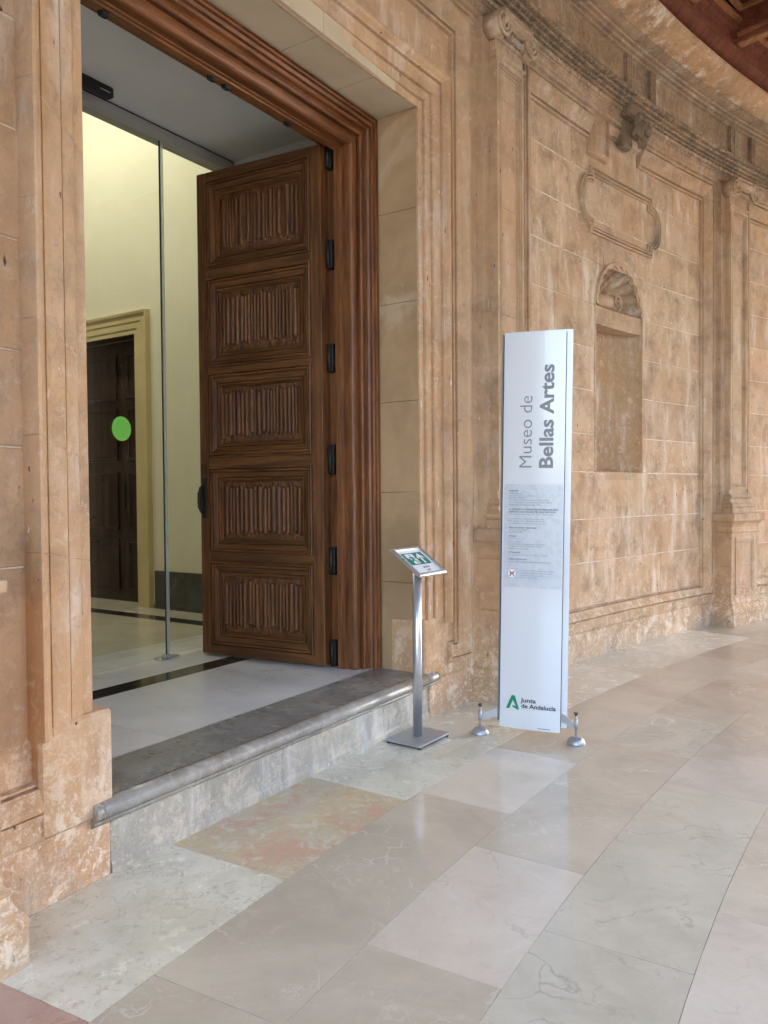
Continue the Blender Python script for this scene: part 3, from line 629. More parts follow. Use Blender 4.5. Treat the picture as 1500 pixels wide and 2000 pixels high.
    ped([(.050,.122),(.054,.130),(.055,.148),(.050,.160),(.044,.164),(.044,.172),(.036,.178),(.026,.195),(.016,.218),(.012,.232),(.018,.238),(.018,.250),(.006,.258),(0,.275)],'pedestal_base')
    ped([(0,.275),(0,.655)],'pedestal_stone'); ped([(0,.658),(0,1.02)],'pedestal_stone')
    if not cap:
        ped([(0,1.02),(0,1.19)],'pedestal_neck'); ped([(0,1.192),(.02,1.197),(.022,1.232),(.018,1.236)],'pedestal_cap')
        return p
    ped([(0,1.02),(.012,1.026),(.015,1.036),(.010,1.046),(.002,1.05),(.004,1.09),(.018,1.12),(.034,1.142),(.036,1.15)],'pedestal_neck')
    ped([(.056,1.152),(.060,1.157),(.060,1.228),(.054,1.236)],'pedestal_cap')
    pf=[(0,20.805),(0,20.786),(.034,20.786),(.038,20.794),(.046,20.794),(.050,20.788),(.058,20.788),(.064,20.80)]
    sweep([(c-.215,.335),(c+.215,.335),(c+.215,.975),(c-.215,.975)],pf,STM,p,WR,'pedestal_panel_border',closed=True,one=True)
    return p
pilaster(2.155,'pilaster between the doorway and the niche, half hidden by the sign pillar')
pilaster(6.455,'far pilaster on its pedestal at the right edge')
pilaster(-2.145,'pilaster left of the doorway, only its pedestal edge in view',cap=False)
# ---------------- entablature
E1=[(20.985,4.845),(20.952,4.850),(20.950,4.872),(20.958,4.876),(20.958,4.890),(20.952,4.895),(20.950,4.958),(20.940,4.961),(20.936,4.970),(20.948,4.974),(20.926,4.978),(20.922,4.990),(20.920,5.008)]
E2=[(20.925,5.010),(20.898,5.012),(20.893,5.024),(20.906,5.027),(20.906,5.034),(20.874,5.037),(20.868,5.052),(20.884,5.055),(20.884,5.062),(20.846,5.066),(20.838,5.082),(20.852,5.085),(20.852,5.092),(20.812,5.096),(20.80,5.104),(20.80,5.122),(20.806,5.128),(20.87,5.135)]
E3=[(20.868,5.135),(20.868,5.44)]
E4=[(20.860,5.44),(20.840,5.442),(20.836,5.458),(20.848,5.461),(20.848,5.467),(20.812,5.470),(20.800,5.484),(20.812,5.488),(20.812,5.493),(20.776,5.496),(20.768,5.508),(20.78,5.511),(20.78,5.515),(20.742,5.517),(20.70,5.524),(20.69,5.528),(20.70,5.531),(20.683,5.534),(20.683,5.545)]
E5=[(20.683,5.545),(20.655,5.548),(20.61,5.556),(20.565,5.571),(20.525,5.592),(20.490,5.612),(20.468,5.622),(20.462,5.626),(20.458,5.628),(20.456,5.648),(20.50,5.66),(20.60,5.75)]
ent=empty('entablature',(0,0,0),0,wall); ent['label']='stained cornice and frieze running under the wooden ceiling'
for prof,mt,lo,hi,sd_ in ((E1,STM,.7,1.2,51),(E2,STT,.8,1.4,52),(E4,STT,.7,1.3,54),(E5,STC,.55,1.1,55)):
    c=cuts_between(-7,14,sd_,lo,hi)
    for x0,x1 in zip(c,c[1:]): hcourse(prof,x0,x1,mt,ent,'cornice_stone',g=.001,e=.002)
# frieze panels with paired upright bars
divs=[]
for c in (-2.145,0,2.155,4.305,6.455,8.6,10.7): divs+= [c-.225,c+.235]
divs=[-7]+divs+[14]
for a,b in zip(divs,divs[1:]):
    c=cuts_between(a,b,int(a*10)+90,.9,1.2)
    for x0,x1 in zip(c,c[1:]): block(x0,x1,5.13,5.45,20.868,STT,ent,'frieze_stone',jit=.001,back=20.95)
for d in divs[1:-1]:
    f=MB()
    for k in (-.036,0,.036): f.box(WR,d+k-.010,d+k+.010,5.138,5.438,20.826,20.8675,bev=.003)
    f.build('frieze_bars',STT,ent)
# ---------------- central console with carved lion head and stepped panel
LION=sandstone('sooty_carved_stone',base=(.24,.18,.12),dark=(.06,.045,.03),light=(.46,.38,.28),orange=(.2,.13,.08),wear=.7,pit=0,rndv=.02)
def console(c,label):
    p=empty('console',(0,0,0),0,wall); p['label']=label
    b=MB(); b.box(WR,c-.13,c+.13,4.93,5.06,20.86,20.98,bev=.02); b.box(WR,c-.09,c+.09,4.68,4.93,20.93,21.02,bev=.02); b.build('console_block',LION,p)
    rr=random.Random(4)
    me=bpy.data.meshes.new('lion_head'); bm=bmesh.new()
    K_=1.0; ctr=W(c,20.87,4.80); ur=(W(c+.1,20.86,0)-W(c-.1,20.86,0)).normalized(); un=(W(c,20.7,0)-W(c,20.86,0)).normalized(); uz=Vector((0,0,1))
    def blob(x,z,y,rx,rz,ry,amp=.0):
        mt=Matrix.Identity(4)
        for i in range(3): mt[i][0]=ur[i]*rx*K_; mt[i][1]=un[i]*ry*K_; mt[i][2]=uz[i]*rz*K_
        mt.translation=ctr+(ur*x+uz*z+un*y)*K_
        bmesh.ops.create_icosphere(bm,subdivisions=2,radius=1,matrix=mt)
    blob(0,0,.05,.085,.10,.09); blob(0,-.045,.13,.045,.040,.045); blob(0,-.095,.09,.05,.03,.05)
    blob(-.035,.03,.125,.026,.018,.02); blob(.035,.03,.125,.026,.018,.02); blob(0,.0,.145,.018,.04,.03); blob(-.06,.085,.07,.025,.03,.02); blob(.06,.085,.07,.025,.03,.02)
    for k in range(90):
        a=rr.uniform(0,2*PI); r=rr.uniform(.055,.135); blob(r*math.cos(a)*.9,r*math.sin(a)*1.05-.01,.085-.6*max(0,r-.06)+rr.uniform(-.01,.02),.010+rr.random()*.008,.024+rr.random()*.02,.016)
    bm.to_mesh(me); bm.free(); me.materials.append(LION)
    for f in me.polygons: f.use_smooth=True
    o=bpy.data.objects.new('lion_head',me); COL.objects.link(o); o.parent=p
console(4.25,'sooty carved lion head under the cornice above the niche')
# cartouche: flat tablet frame with bowed ends
cs0,cs1,cz0,cz1=3.70,4.86,3.80,4.385
pts=[(cs1,cz1),(cs1,cz1-.07)]; cm=(cz0+cz1)/2; rr_=(cz1-cz0)/2-.07
arc=[(cs1+rr_*.82*math.sin(a),cm+rr_*math.cos(a)) for a in [PI*k/16 for k in range(17)]]
pr=[(cs1,cz1-.0)]+arc+[(cs1,cz0)]
arcl=[(cs0-rr_*.82*math.sin(a),cm-rr_*math.cos(a)) for a in [PI*k/16 for k in range(17)]]
cp_=[(cs0,cz1),(cs1,cz1),(cs1,cm+rr_)]+arc[1:-1]+[(cs1,cm-rr_),(cs1,cz0),(cs0,cz0),(cs0,cm-rr_)]+arcl[1:-1]+[(cs0,cm+rr_)]
cart=[(-.002,21.033),(0,21.004),(.012,21.000),(.015,21.028),(.027,21.029),(.030,21.004),(.044,21.002),(.048,21.029),(.057,21.030),(.060,21.012),(.070,21.012),(.073,21.0315)]
sweep(cp_,[(-a,b) for a,b in cart],STM,wall,WR,'cartouche_border',closed=True,one=True,step=.3)

# ------------------------------------------------------------------ door step
step=empty('door_step',L(0,0,0)); tag(step,'long stone doorstep with rounded dark grey marble nosing below the wooden door','step')
step.location=(0,0,0)
nose=[(.33,.300),(.33,.3085),(-.040,.3085),(-.058,.306),(-.074,.299),(-.085,.286),(-.088,.272),(-.085,.258),(-.076,.247),(-.064,.242),(-.06,.240),(-.06,.228),(-.052,.222),(-.045,.212),(-.036,.206),(.1,.206)]
def stepmesh(ts,prof,name,mat,sm=False):
    return MB().rings([[L(t,n_,z_) for n_,z_ in prof] for t in ts],sm=sm).build(name,mat,step)
# tread between the jambs, nosing ends overlapping the wall plinth
nf=[p for p in nose if p[0]<.0]
stepmesh([-1.249,-.6,0.,.6,1.249],[(.33,.29),(.33,.3085),(-.022,.3085),(-.022,.29)],'tread',MGY)
nring=[(-.0225,.3084)]+[(-.040+.048*0+(-.048*math.sin(a_)),.2715+.0365*math.cos(a_)) for a_ in [PI*k/14 for k in range(0,15)]]+[(-.052,.2345),(-.062,.2345),(-.062,.226),(-.052,.220),(-.045,.212),(-.036,.206),(-.0225,.206)]
MB().rings([[L(t,n_,z_) for n_,z_ in nring] for t in [-1.2495+2.499*k/8 for k in range(9)]],sm=True).build('nosing',MNS,step)
endp=[(-.034,.3085)]+nf[:-0 or None]
stepmesh([1.2505,1.30,1.35,1.378],[(a-.0,b) for a,b in nring],'nosing_end',MNS,True)
stepmesh([-1.285,-1.2505],[(a-.0,b) for a,b in nring],'nosing_end',MNS,True)
for a,b in ((-1.19,-.15),(-.15,.78),(.78,1.315)):
    MB().rings([[L(t,n_,z_) for n_,z_ in ((.2,.0),(-.040,.0),(-.038,.03),(-.030,.045),(-.028,.196),(-.036,.2),(-.036,.206),(.2,.206))] for t in (a+.001,b-.001)]).build('riser_stone',RISER,step)

# ------------------------------------------------------------------ lobby beyond the door
zf=.306
lob=empty('lobby_floor'); tag(lob,kind='structure')
bedl=MB(); bedl.box(L,-4,6,.33,12,.2,.3); bedl.build('screed',GROUT,lob)
def lslab(a,b,c,d,mat): MB().box(L,a+.0008,b-.0008,c+.0008,d-.0008,.29,zf,bev=.0012).build('marble_slab',mat,lob)
for a,b in ((-2.2,-.95),(-.95,-.55),(-.55,.95),(.95,2.4)): lslab(a,b,.33,1.28,MWH)
for a,b in ((-2.2,-.2),(-.2,1.0),(1.0,2.4)): lslab(a,b,1.28,1.46,MBK)
for a,b in ((-2.2,-.6),(-.6,.2),(.2,1.1),(1.1,1.9)): lslab(a,b,1.46,2.3,MWH)
MWB=marble('warm_lobby_marble',(.46,.42,.33),(.54,.50,.41),(.40,.35,.28),.5,rough=.16)
for k in range(8):
    for j in range(4): lslab(-2.2+j*1.01 ,-2.2+(j+1)*1.01,2.3+k*1.1,2.3+(k+1)*1.1,MWB)
lslab(1.84,2.02,2.31,11.5,MBK); lslab(2.02,2.70,2.31,11.5,MWB)
inn=empty('lobby_walls'); tag(inn,kind='structure')
def ibox(*a,mat=PLW,name='wall_panel',bev=0): return MB().box(L,*a,bev=bev).build(name,mat,inn)
ibox(1.40,1.75,.55,1.93,.25,4.2,name='reveal_right'); ibox(-1.75,-1.40,.55,1.93,.25,4.2,name='reveal_left')
ibox(1.251,1.75,.30,.56,.25,4.3,name='masonry',mat=JAMB); ibox(-1.75,-1.251,.30,.56,.25,4.3,name='masonry',mat=JAMB)
ibox(-1.7,1.7,.32,.56,4.03,4.3,name='masonry_lintel',mat=JAMB)
ibox(-1.75,1.75,.56,1.93,4.10,4.3,name='vestibule_ceiling')
ibox(1.75,2.5,1.6,1.93,.25,8.2,name='lobby_front_wall',mat=PLY); ibox(-4.2,-1.75,1.6,1.93,.25,8.2,name='lobby_front_wall',mat=PLY); ibox(-1.75,1.75,1.75,1.93,4.3,8.2,name='lobby_front_wall',mat=PLY)
# side wall with a doorway n 4.15..6.3, top 3.2
DN0,DN1,DZ=4.15,6.15,3.20
ibox(2.38,2.8,1.93,DN0,.25,8.2,name='side_wall',mat=PLY); ibox(2.38,2.8,DN1,12,.25,8.2,name='side_wall',mat=PLY); ibox(2.38,2.8,DN0,DN1,DZ,8.2,name='side_wall',mat=PLY)
ibox(-4.2,2.8,12,12.3,.25,8.2,name='end_wall',mat=PLY); ibox(-4.5,-4.2,1.6,12.3,.25,8.2,name='end_wall',mat=PLY); ibox(-4.5,2.9,1.6,12.3,8.2,8.4,name='lobby_ceiling',mat=PLW)
for a,b in ((1.94,2.9),(2.9,DN0-.27)): ibox(2.355,2.38,a+.001,b-.001,zf,.70,mat=MSK,name='skirting_slab',bev=.003)
ibox(2.345,2.38,1.94,DN0-.27,zf,.345,mat=MSK,name='skirting_foot')
ibox(2.63,2.8,DN0-.1,DN1+.1,.2,DZ+.1,name='door_recess_back')
idoor=empty('inner_door',(0,0,0)); tag(idoor,'dark wooden panelled double door with pale stone surround, seen through the glass','door')
sweep([(DN0,zf),(DN0,DZ),(DN1,DZ),(DN1,zf)],[(0,2.55),(0,2.362),(.05,2.36),(.054,2.352),(.12,2.350),(.125,2.343),(.19,2.340),(.20,2.325),(.225,2.32),(.23,2.38)],INST,idoor,lambda a,b,c:L(c,a,b),'door_surround',one=True)
mid=(DN0+DN1)/2+.0
for a,b in ((DN0+.01,DN0+.49),(DN0+.494,mid-.003+.5)):
    pass
for a,b in ((DN0+.003,DN0+.46),(DN0+.464,DN0+1.40),(DN0+1.404,DN1-.003)):
    MB().box(L,2.56,2.62,a,b,zf-.002,DZ-.003,bev=.004).build('door_board',INW,idoor)
    for z0,z1 in ((.42,1.0),(1.10,1.75),(1.87,2.45),(2.55,3.05)):
        sweep([(a+.07,z0),(b-.07,z0),(b-.07,z1),(a+.07,z1)],[(0,2.562),(0,2.535),(.02,2.535),(.035,2.556),(.05,2.555)],INW,idoor,lambda x,y,c:L(c,x,y),'panel_moulding',closed=True,one=True)
hn=MB(); hn.box(L,2.50,2.525,DN0+.38,DN0+.42,1.35,1.62,bev=.005); hn.box(L,2.52,2.56,DN0+.39,DN0+.41,1.36,1.385); hn.box(L,2.52,2.56,DN0+.39,DN0+.41,1.585,1.61); hn.build('door_pull',IRON,idoor)
# ceiling lamp of the lobby (warm), hung above the header
lampo=empty('ceiling_lamp',L(.9,4.4,6.6)); tag(lampo,'warm ceiling lamp washing the cream lobby wall','lamp')
lm=MB(); lm.box(lambda a,b,c:Vector((a,b,c)),-.15,.15,-.9,.9,0,.08,bev=.01); lo_=lm.build('lamp_housing',ALUG,lampo); lampo.rotation_euler=(0,0,math.atan2(NY,NX)-PI/2)
la=bpy.data.lights.new('lamp_tube','AREA'); la.shape='RECTANGLE'; la.size=.28; la.size_y=2.6; la.energy=10.0; la.color=(1,.94,.76)
lao=bpy.data.objects.new('lamp_tube',la); COL.objects.link(lao); lao.parent=lampo; lao.location=(0,0,-.02)

# ------------------------------------------------------------------ glass screen
gd=empty('sliding_glass_door',(0,0,0)); tag(gd,'frameless sliding glass door panes behind the wooden door, green dot on one','glass door')
MB().box(L,-1.38,.676,1.775,1.785,.325,4.03).build('glass_pane',GLS,gd)
MB().box(L,.722,1.398,1.815,1.825,.325,4.03).build('glass_pane',GLS,gd)
MB().box(L,.6765,.680,1.774,1.786,.325,4.03).build('rubber_seal',RUB,gd)
MB().box(L,.6805,.7165,1.783,1.785,.325,4.03).build('glass_edge',PGE,gd)
MB().box(L,.717,.7215,1.814,1.826,.325,4.03).build('glass_edge',flat('pale_seal',(.36,.40,.36),.35),gd)
MB().box(L,-1.38,1.398,1.74,1.86,4.01,4.085,bev=.003).build('header_rail',flat('grey_header_paint',(.33,.33,.31),.5),gd)
MB().box(L,-1.38,1.398,1.75,1.86,4.0855,4.099).build('header_track',RUB,gd)
fg=MB(); fg.box(L,.62,.80,1.78,1.85,zf+.001,.322,bev=.003); fg.box(L,.655,.70,1.765,1.80,.315,.345,bev=.002); fg.build('floor_guide',ALU,gd)
dc=MB(); k=36
c0=L(.313,1.772,1.945)
dr=[c0+Vector((TX,TY,0))*(.078*math.cos(2*PI*i/k))+Vector((0,0,.083*math.sin(2*PI*i/k))) for i in range(k)]
dn=Vector((NX,NY,0))*.0015
dc.rings([dr,[v+dn for v in dr]]); dc.build('green_dot',DOT,gd)
sens=empty('motion_sensor',(0,0,0)); tag(sens,'small black door motion sensor under the vestibule ceiling','sensor')
sm_=MB(); prf=[(-.0,.0),(.05,.0),(.068,-.012),(.075,-.035),(.06,-.06),(.03,-.07),(0,-.07)]
sm_.rings([[L(t,1.62+a*sc,4.10-.002+b*sc) for a,b in [(x-.03,y) for x,y in prf]] for t,sc in ((-.10,.8),(-.085,1),(.135,1),(.155,.75))]); sm_.build('sensor_body',RUB,sens)
MB().box(L,.05,.12,1.583,1.588,4.055,4.061).build('sensor_mark',ALUG,sens)

# ------------------------------------------------------------------ wooden door
door=empty('wooden_door',(0,0,0)); tag(door,'tall carved walnut door leaf standing open in its moulded wooden frame','door')
LF=lambda a,b,c:L(a,c,b)
FPW=[(.007,.36),(.006,.289),(.009,.287),(.010,.304),(.014,.308),(.015,.296),(.023,.300),(.024,.324),(.029,.328),(.030,.312),(.043,.320),(.044,.345),(.049,.349),(.050,.332),(.060,.345),(.062,.385)]
def torus(o0,o1,n0,n1,bul,k=7):
    return [(o0+(o1-o0)*i/k+bul*math.sin(PI*i/k)*.75, n0+(n1-n0)*i/k-bul*math.sin(PI*i/k)*.65) for i in range(k+1)]
FPW+=torus(.064,.090,.368,.402,.024)+[(.092,.432),(.095,.434)]+torus(.097,.142,.402,.462,.030)+[(.143,.495),(.147,.497),(.148,.480),(.153,.482),(.155,.500),(.162,.502),(.163,.54),(.11,.545),(.11,.66),(.10,.66)]
rail_prof=[(a,b) for a,b in FPW]
def framepart(path,name,mat,sc):
    return sweep(path,rail_prof,mat,door,LF,name,scale=sc,one=True,closed=False)
# one mitred sweep cut at the corners
n3=[(1.249,.309),(1.249,3.984),(-1.249,3.984),(-1.249,.309)]
rows_=[offs(n3,k_,False,[1,1.22,1]) for k_,_ in rail_prof]
for i,(nm,mt) in enumerate((('frame_post',WF),('frame_head',WFH),('frame_post',WF))):
    MB().rings([[LF(rows_[q][i+e][0]*1.0,rows_[q][i+e][1],rail_prof[q][1]) for q in range(len(rail_prof))] for e in (0,1)],closed=False,caps=False).build(nm,mt,door,fix=False)
# leaf
LW,LZ0,LZ1=1.07,.322,3.83
hx=Vector((0,0,0)); P0=L(1.039,.617,0); P1=L(.939,1.658,0); du=(P1-P0).normalized(); ang=math.atan2(du.y,du.x)
LV=lambda u,v,wd:Vector((u,-wd,v))    # local: x along the leaf, -y into its thickness
leaf=empty('leaf',(P0.x,P0.y,0),ang,door); leaf['label']='open door leaf with five linenfold panels'
TH=.10
PZ=[(3.13,3.765),(2.42,3.06),(1.765,2.375),(1.065,1.69),(.385,1.005)]; U0,U1=.085,.985
def lbox(u0,u1,v0,v1,w0,w1,mat,name,bev=.003,label=None): return MB().box(LV,u0,u1,v0,v1,w0,w1,bev=bev).build(name,mat,leaf,label)
lbox(0,U0,LZ0,LZ1,0,TH,WV,'stile'); lbox(U1,LW,LZ0,LZ1,0,TH,WV,'stile')
zr=[(PZ[0][1],LZ1)]+[(PZ[i+1][1],PZ[i][0]) for i in range(4)]+[(LZ0,PZ[4][0])]
for a,b in zr: lbox(U0+.0005,U1-.0005,a,b,.001,TH,WH,'rail')
lbox(U0,U1,LZ0+.05,LZ1-.05,.06,TH-.002,WV,'backing_board')
PPR=[(0,.012),(0,-.014),(.009,-.017),(.011,.002),(.017,.004),(.019,-.012),(.030,-.012),(.033,.003),(.037,.004),(.040,-.004),(.070,.012),(.073,.026),(.077,.026),(.080,.012),(.090,.014),(.093,.028),(.098,.030),(.100,.026),(.104,.030),(.105,.06)]
def linen(u0,u1,v0,v1,seed):
    rr=random.Random(seed); NX_,NY_=190,44
    # rib layout
    edges=[0]; 
    while edges[-1]<1: edges.append(edges[-1]+rr.choice((.036,.042,.05,.056,.064))); 
    edges[-1]=1
    kinds=[rr.choice((0,0,0,1)) for _ in edges]
    def rib(x):
        for i in range(len(edges)-1):
            if edges[i]<=x<=edges[i+1]:
                t=(x-edges[i])/(edges[i+1]-edges[i]); 
                h=math.sin(PI*t)**.6 if kinds[i]==0 else (.55+.45*math.cos(2*PI*t*1.0+PI) if t<.5 else math.sin(PI*t)**.8)
                return h,i,t
        return 0,0,0
    rows=[]
    for j in range(NY_+1):
        v=v0+(v1-v0)*j/NY_; row=[]
        for i in range(NX_+1):
            x=i/NX_; h,k_,t=rib(min(x,.9999))
            d0=(v-v0)/(v1-v0); d1=1-d0
            e0=.085+.030*math.sin(k_*2.1)+.022*abs(2*t-1)+ .03*math.exp(-((x-.5)/.25)**2); e1=.075+.022*math.sin(k_*1.7+1)+.022*abs(2*t-1)
            f0=min(1,max(0,(d0-e0)/.03)); f1=min(1,max(0,(d1-e1)/.03)); env=f0*f1
            curl=0
            if d0<e0+.01 and d0>e0-.05: curl=.005*math.sin(PI*(d0-e0+.05)/.06)*abs(math.sin(t*PI*2))
            if d1<e1+.01 and d1>e1-.05: curl=.005*math.sin(PI*(d1-e1+.05)/.06)*abs(math.sin(t*PI*2))
            m_=min(1,min(x,1-x)/.02)
            row.append(LV(u0+(u1-u0)*x,v,.042-.004*0-(.027*h*env+curl*.7+.001*env)*m_))
        rows.append(row)
    return MB().rings(rows,closed=False,caps=False,sm=False).build('linenfold_panel',WV,leaf,fix=False)
for i,(a,b) in enumerate(PZ):
    sweep([(U0,a),(U1,a),(U1,b),(U0,b)],PPR,WV,leaf,LV,'panel_moulding',closed=True,one=False)
    linen(U0+.10,U1-.10,a+.10,b-.10,30+i)
for o in leaf.children:
    if o.name.startswith('panel_moulding'):
        xs=[v.co.x for v in o.data.vertices]; zs=[v.co.z for v in o.data.vertices]
        if max(xs)-min(xs)>max(zs)-min(zs): o.data.materials[0]=WH
# hinge blocks on the frame rebate and leaf edge
for z0,z1 in ((3.68,3.86),(3.014,3.208),(2.319,2.509),(1.625,1.829),(.94,1.132),(.312,.495)):
    h_=MB(); h_.box(L,1.098,1.1385,.572,.612,z0,z1,bev=.003); h_.cyl(L(1.096,.60,z0+.005),L(1.096,.60,z1-.005),.012,n=12); h_.build('hinge',IRON,leaf)
for o in leaf.children:
    if o.name.startswith('hinge'):
        # hinges were laid out in world space: keep them there
        o.matrix_parent_inverse=(Matrix.Translation(leaf.location)@Matrix.Rotation(ang,4,'Z')).inverted()
hd=MB()
hd.box(LV,1.008,1.05,1.32,1.62,-.008,.0,bev=.003)
hd.tube([LV(1.045,1.56,-.004),LV(1.050,1.545,-.024),LV(1.052,1.50,-.034),LV(1.052,1.44,-.036),LV(1.050,1.39,-.030),LV(1.045,1.365,-.018),LV(1.045,1.355,-.004)],[.009,.010,.012,.014,.012,.010,.009],10)
for z in (1.40,1.425,1.45,1.475,1.50): hd.cyl(LV(1.052,z,-.035),LV(1.052,z+.008,-.035),.015,n=12)
hd.build('pull_handle',IRON,leaf)
rg=MB(); 
rg.tube([LV(1.03+.016*math.cos(2*PI*i/20),1.705+.016*math.sin(2*PI*i/20),-.003) for i in range(21)],.004,6); rg.build('keyhole_ring',IRON,leaf)
# iron catches under the door head
bt=MB()
for t in (-.72,-.02,.09,.62): bt.box(L,t-.024,t+.024,.52,.56,3.768,3.800,bev=.006)
bt.build('frame_catches',IRON,door)
bn=MB()
for t in (-1.0,-.35,.10,.42,.72,.93): 
    bn.cyl(L(t,.452,3.855),L(t,.425,3.862),.017,.013,10)
bn.build('iron_studs',IRON,door)

# ------------------------------------------------------------------ gallery ceiling
gc=empty('gallery_ceiling'); tag(gc,kind='structure')
def cring(R0,R1,z,s0=-9,s1=17,k=90): return [[W(s0+(s1-s0)*i/k,R,z) for R in (R0,R1)] for i in range(k+1)]
def curvebox(R0,R1,z0,z1,mat,name,s0=-9,s1=17,k=90):
    return MB().rings([[W(s0+(s1-s0)*i/k,R,z) for R,z in ((R0,z0),(R1,z0),(R1,z1),(R0,z1))] for i in range(k+1)]).build(name,mat,gc)
curvebox(15.5,21.2,6.12,6.3,CEIL,'ceiling_deck')
curvebox(20.36,20.66,5.70,5.76,CEILR,'wall_plate'); curvebox(20.40,20.70,5.762,5.90,CEIL,'wall_plate'); curvebox(20.345,20.40,5.90,6.12,CEILR,'wall_plate')
curvebox(20.30,20.345,5.97,6.0,CEILB,'ceiling_bead')
for R in (19.45,18.5,17.55,16.6): 
    curvebox(R-.08,R+.08,5.80,6.12,CEIL,'ring_beam'); curvebox(R-.10,R+.10,5.795,5.83,CEILB,'ring_bead')
s=-6.1
while s<15:
    MB().box(WR,s-.075,s+.075,5.80,6.118,15.8,20.40,bev=.004).build('ceiling_beam',CEILR,gc)
    b=MB(); b.box(WR,s-.10,s-.0755,5.835,5.865,15.8,20.34); b.box(WR,s+.0755,s+.10,5.835,5.865,15.8,20.34); b.box(WR,s-.05,s+.05,5.785,5.7998,15.8,20.36); b.build('ceiling_bead',CEILB,gc)
    # coffer boards
    for q_,R in enumerate((19.98,)):
        d_=MB(); 
        for kx in (.22,.42,.62,.82): d_.box(WR,s+kx-.02+.0,s+kx+.10,6.085,6.116,19.54,20.34,bev=.004)
        d_.build('coffer_boards',CEIL,gc)
        b2=MB(); b2.box(WR,s+.14,s+.90,6.03,6.07,20.26,20.30); b2.box(WR,s+.14,s+.90,6.03,6.07,19.58,19.62); b2.box(WR,s+.14,s+.18,6.03,6.07,19.62,20.26); b2.box(WR,s+.86,s+.90,6.03,6.07,19.62,20.26); b2.build('coffer_moulding',CEILB,gc)
    s+=1.04
# outer entablature over the colonnade (behind and right of the camera)
colon=empty('colonnade',(0,0,0)); tag(colon,'ring of stone columns carrying the entablature on the courtyard side of the gallery','colonnade')
cb=MB(); cb.rings([[W(-24+60*i/80,R,z) for R,z in ((15.6,4.75),(15.6,11.5),(14.9,11.5),(14.9,4.75))] for i in range(81)]); cb.build('entablature',FAC,colon)
cx0=W(0,15.25,0)
c0=MB().lathe((0,0,0),[(.56,0),(.56,.14),(.50,.15),(.53,.20),(.50,.26),(.43,.29),(.42,.34),(.42,1.5),(.36,4.35),(.37,4.38),(.40,4.40),(.37,4.43),(.38,4.50),(.50,4.60),(.52,4.62),(.52,4.75)],24).build('column',FAC,colon)
for k in range(-5,8):
    o=c0 if k==-5 else c0.copy()
    if k!=-5: COL.objects.link(o)
    o.parent=colon; o.location=W(1.9+k*21*2*PI/32,15.25,0)

# ------------------------------------------------------------------ museum sign pillar
sign=empty('sign_pillar',(0,0,0)); tag(sign,'tall white museum sign pillar reading Museo de Bellas Artes on two round feet','sign')
b0=Vector((.694,4.746,.07)); b1=Vector((1.033,4.613,.07)); ux=(b1-b0).normalized(); un=Vector((ux.y,-ux.x,0)); 
if un.dot(Vector((0,0,0))-b0)<0: un=-un        # un points to the camera
SWD=.364; lean=math.radians(1.05); uzv=(Vector((0,0,1))*math.cos(lean)+ux*math.sin(lean)); uxx=ux*math.cos(lean)-Vector((0,0,1))*math.sin(lean)
SH=2.375
def SP(a,h,d): return b0+uxx*a+uzv*h+un*d       # a across, h up, d toward the viewer
def face(a): return .010*(1-((a-SWD/2)/(SWD/2))**2)
def panel(a0,a1,h0,h1,d,mat,name,th=.012,k=12,par=sign,bulge=True):
    rg_=[]
    for i in range(k+1):
        a=a0+(a1-a0)*i/k; f_=face(a) if bulge else 0
        rg_.append([SP(a,h0,d+f_),SP(a,h1,d+f_),SP(a,h1,d+f_-th),SP(a,h0,d+f_-th)])
    return MB().rings(rg_).build(name,mat,par)
fp_=panel(0,SWD,0,SH,0,WHT,'front_panel')
core_=MB(); core_.box(lambda a,b,c:SP(a,b,c),-.002,SWD+.001,.03,SH-.004,-.034,-.012,bev=.001); core_.build('core_profile',DKG,sign)
panel(-.008,SWD+.034,.022,SH+.012,-.036,WHT,'back_panel',th=.014)
MB().box(SP,-.017,-.0085,.03,SH,-.052,-.012,bev=.002).build('side_profile',flat('mid_grey_profile',(.22,.22,.215),.5,.2),sign)  # plain mid-grey edge strip on the left of the pillar
panel(.012,SWD-.003,.855,1.475,.0012,GRYP,'info_panel',th=.001)
panel(.235,.31,.012,.0155,.0014,DKG,'finger_slot',th=.001)
def textmesh(body,size,name,mat,fn,parent,bold=0.0,align='LEFT',xs=1.0):
    cu=bpy.data.curves.new(name,'FONT'); cu.body=body; cu.size=size; cu.offset=bold; cu.align_x=align; cu.resolution_u=4
    to=bpy.data.objects.new(name,cu); COL.objects.link(to)
    dg=bpy.context.evaluated_depsgraph_get(); me=bpy.data.meshes.new_from_object(to.evaluated_get(dg)); bpy.data.objects.remove(to)
    for v in me.vertices: v.co=fn(v.co.x*xs,v.co.y)
    me.materials.clear(); me.materials.append(mat)
    o=bpy.data.objects.new(name,me); COL.objects.link(o); o.parent=parent; return o
def twidth(body,size,bold=0):
    cu=bpy.data.curves.new('m','FONT'); cu.body=body; cu.size=size; cu.offset=bold; to=bpy.data.objects.new('m',cu); COL.objects.link(to)
    bpy.context.view_layer.update(); wd=to.dimensions.x; bpy.data.objects.remove(to); return wd
SF=lambda a,h,e=.0016:SP(a,h,face(a)+e)
# large vertical lettering (reads upwards)
def vtext(body,size,a_base,h0,length,bold,mat):
    xs=length/twidth(body,size,bold)
    return textmesh(body,size,'lettering',mat,lambda x,y:SF(a_base-y,h0+x),sign,bold,xs=xs)
vtext('Museo de',.110,.174,1.565,.425,-.0008,TXG)
vtext('Bellas Artes',.112,.297,1.565,.610,.0032,TXG)
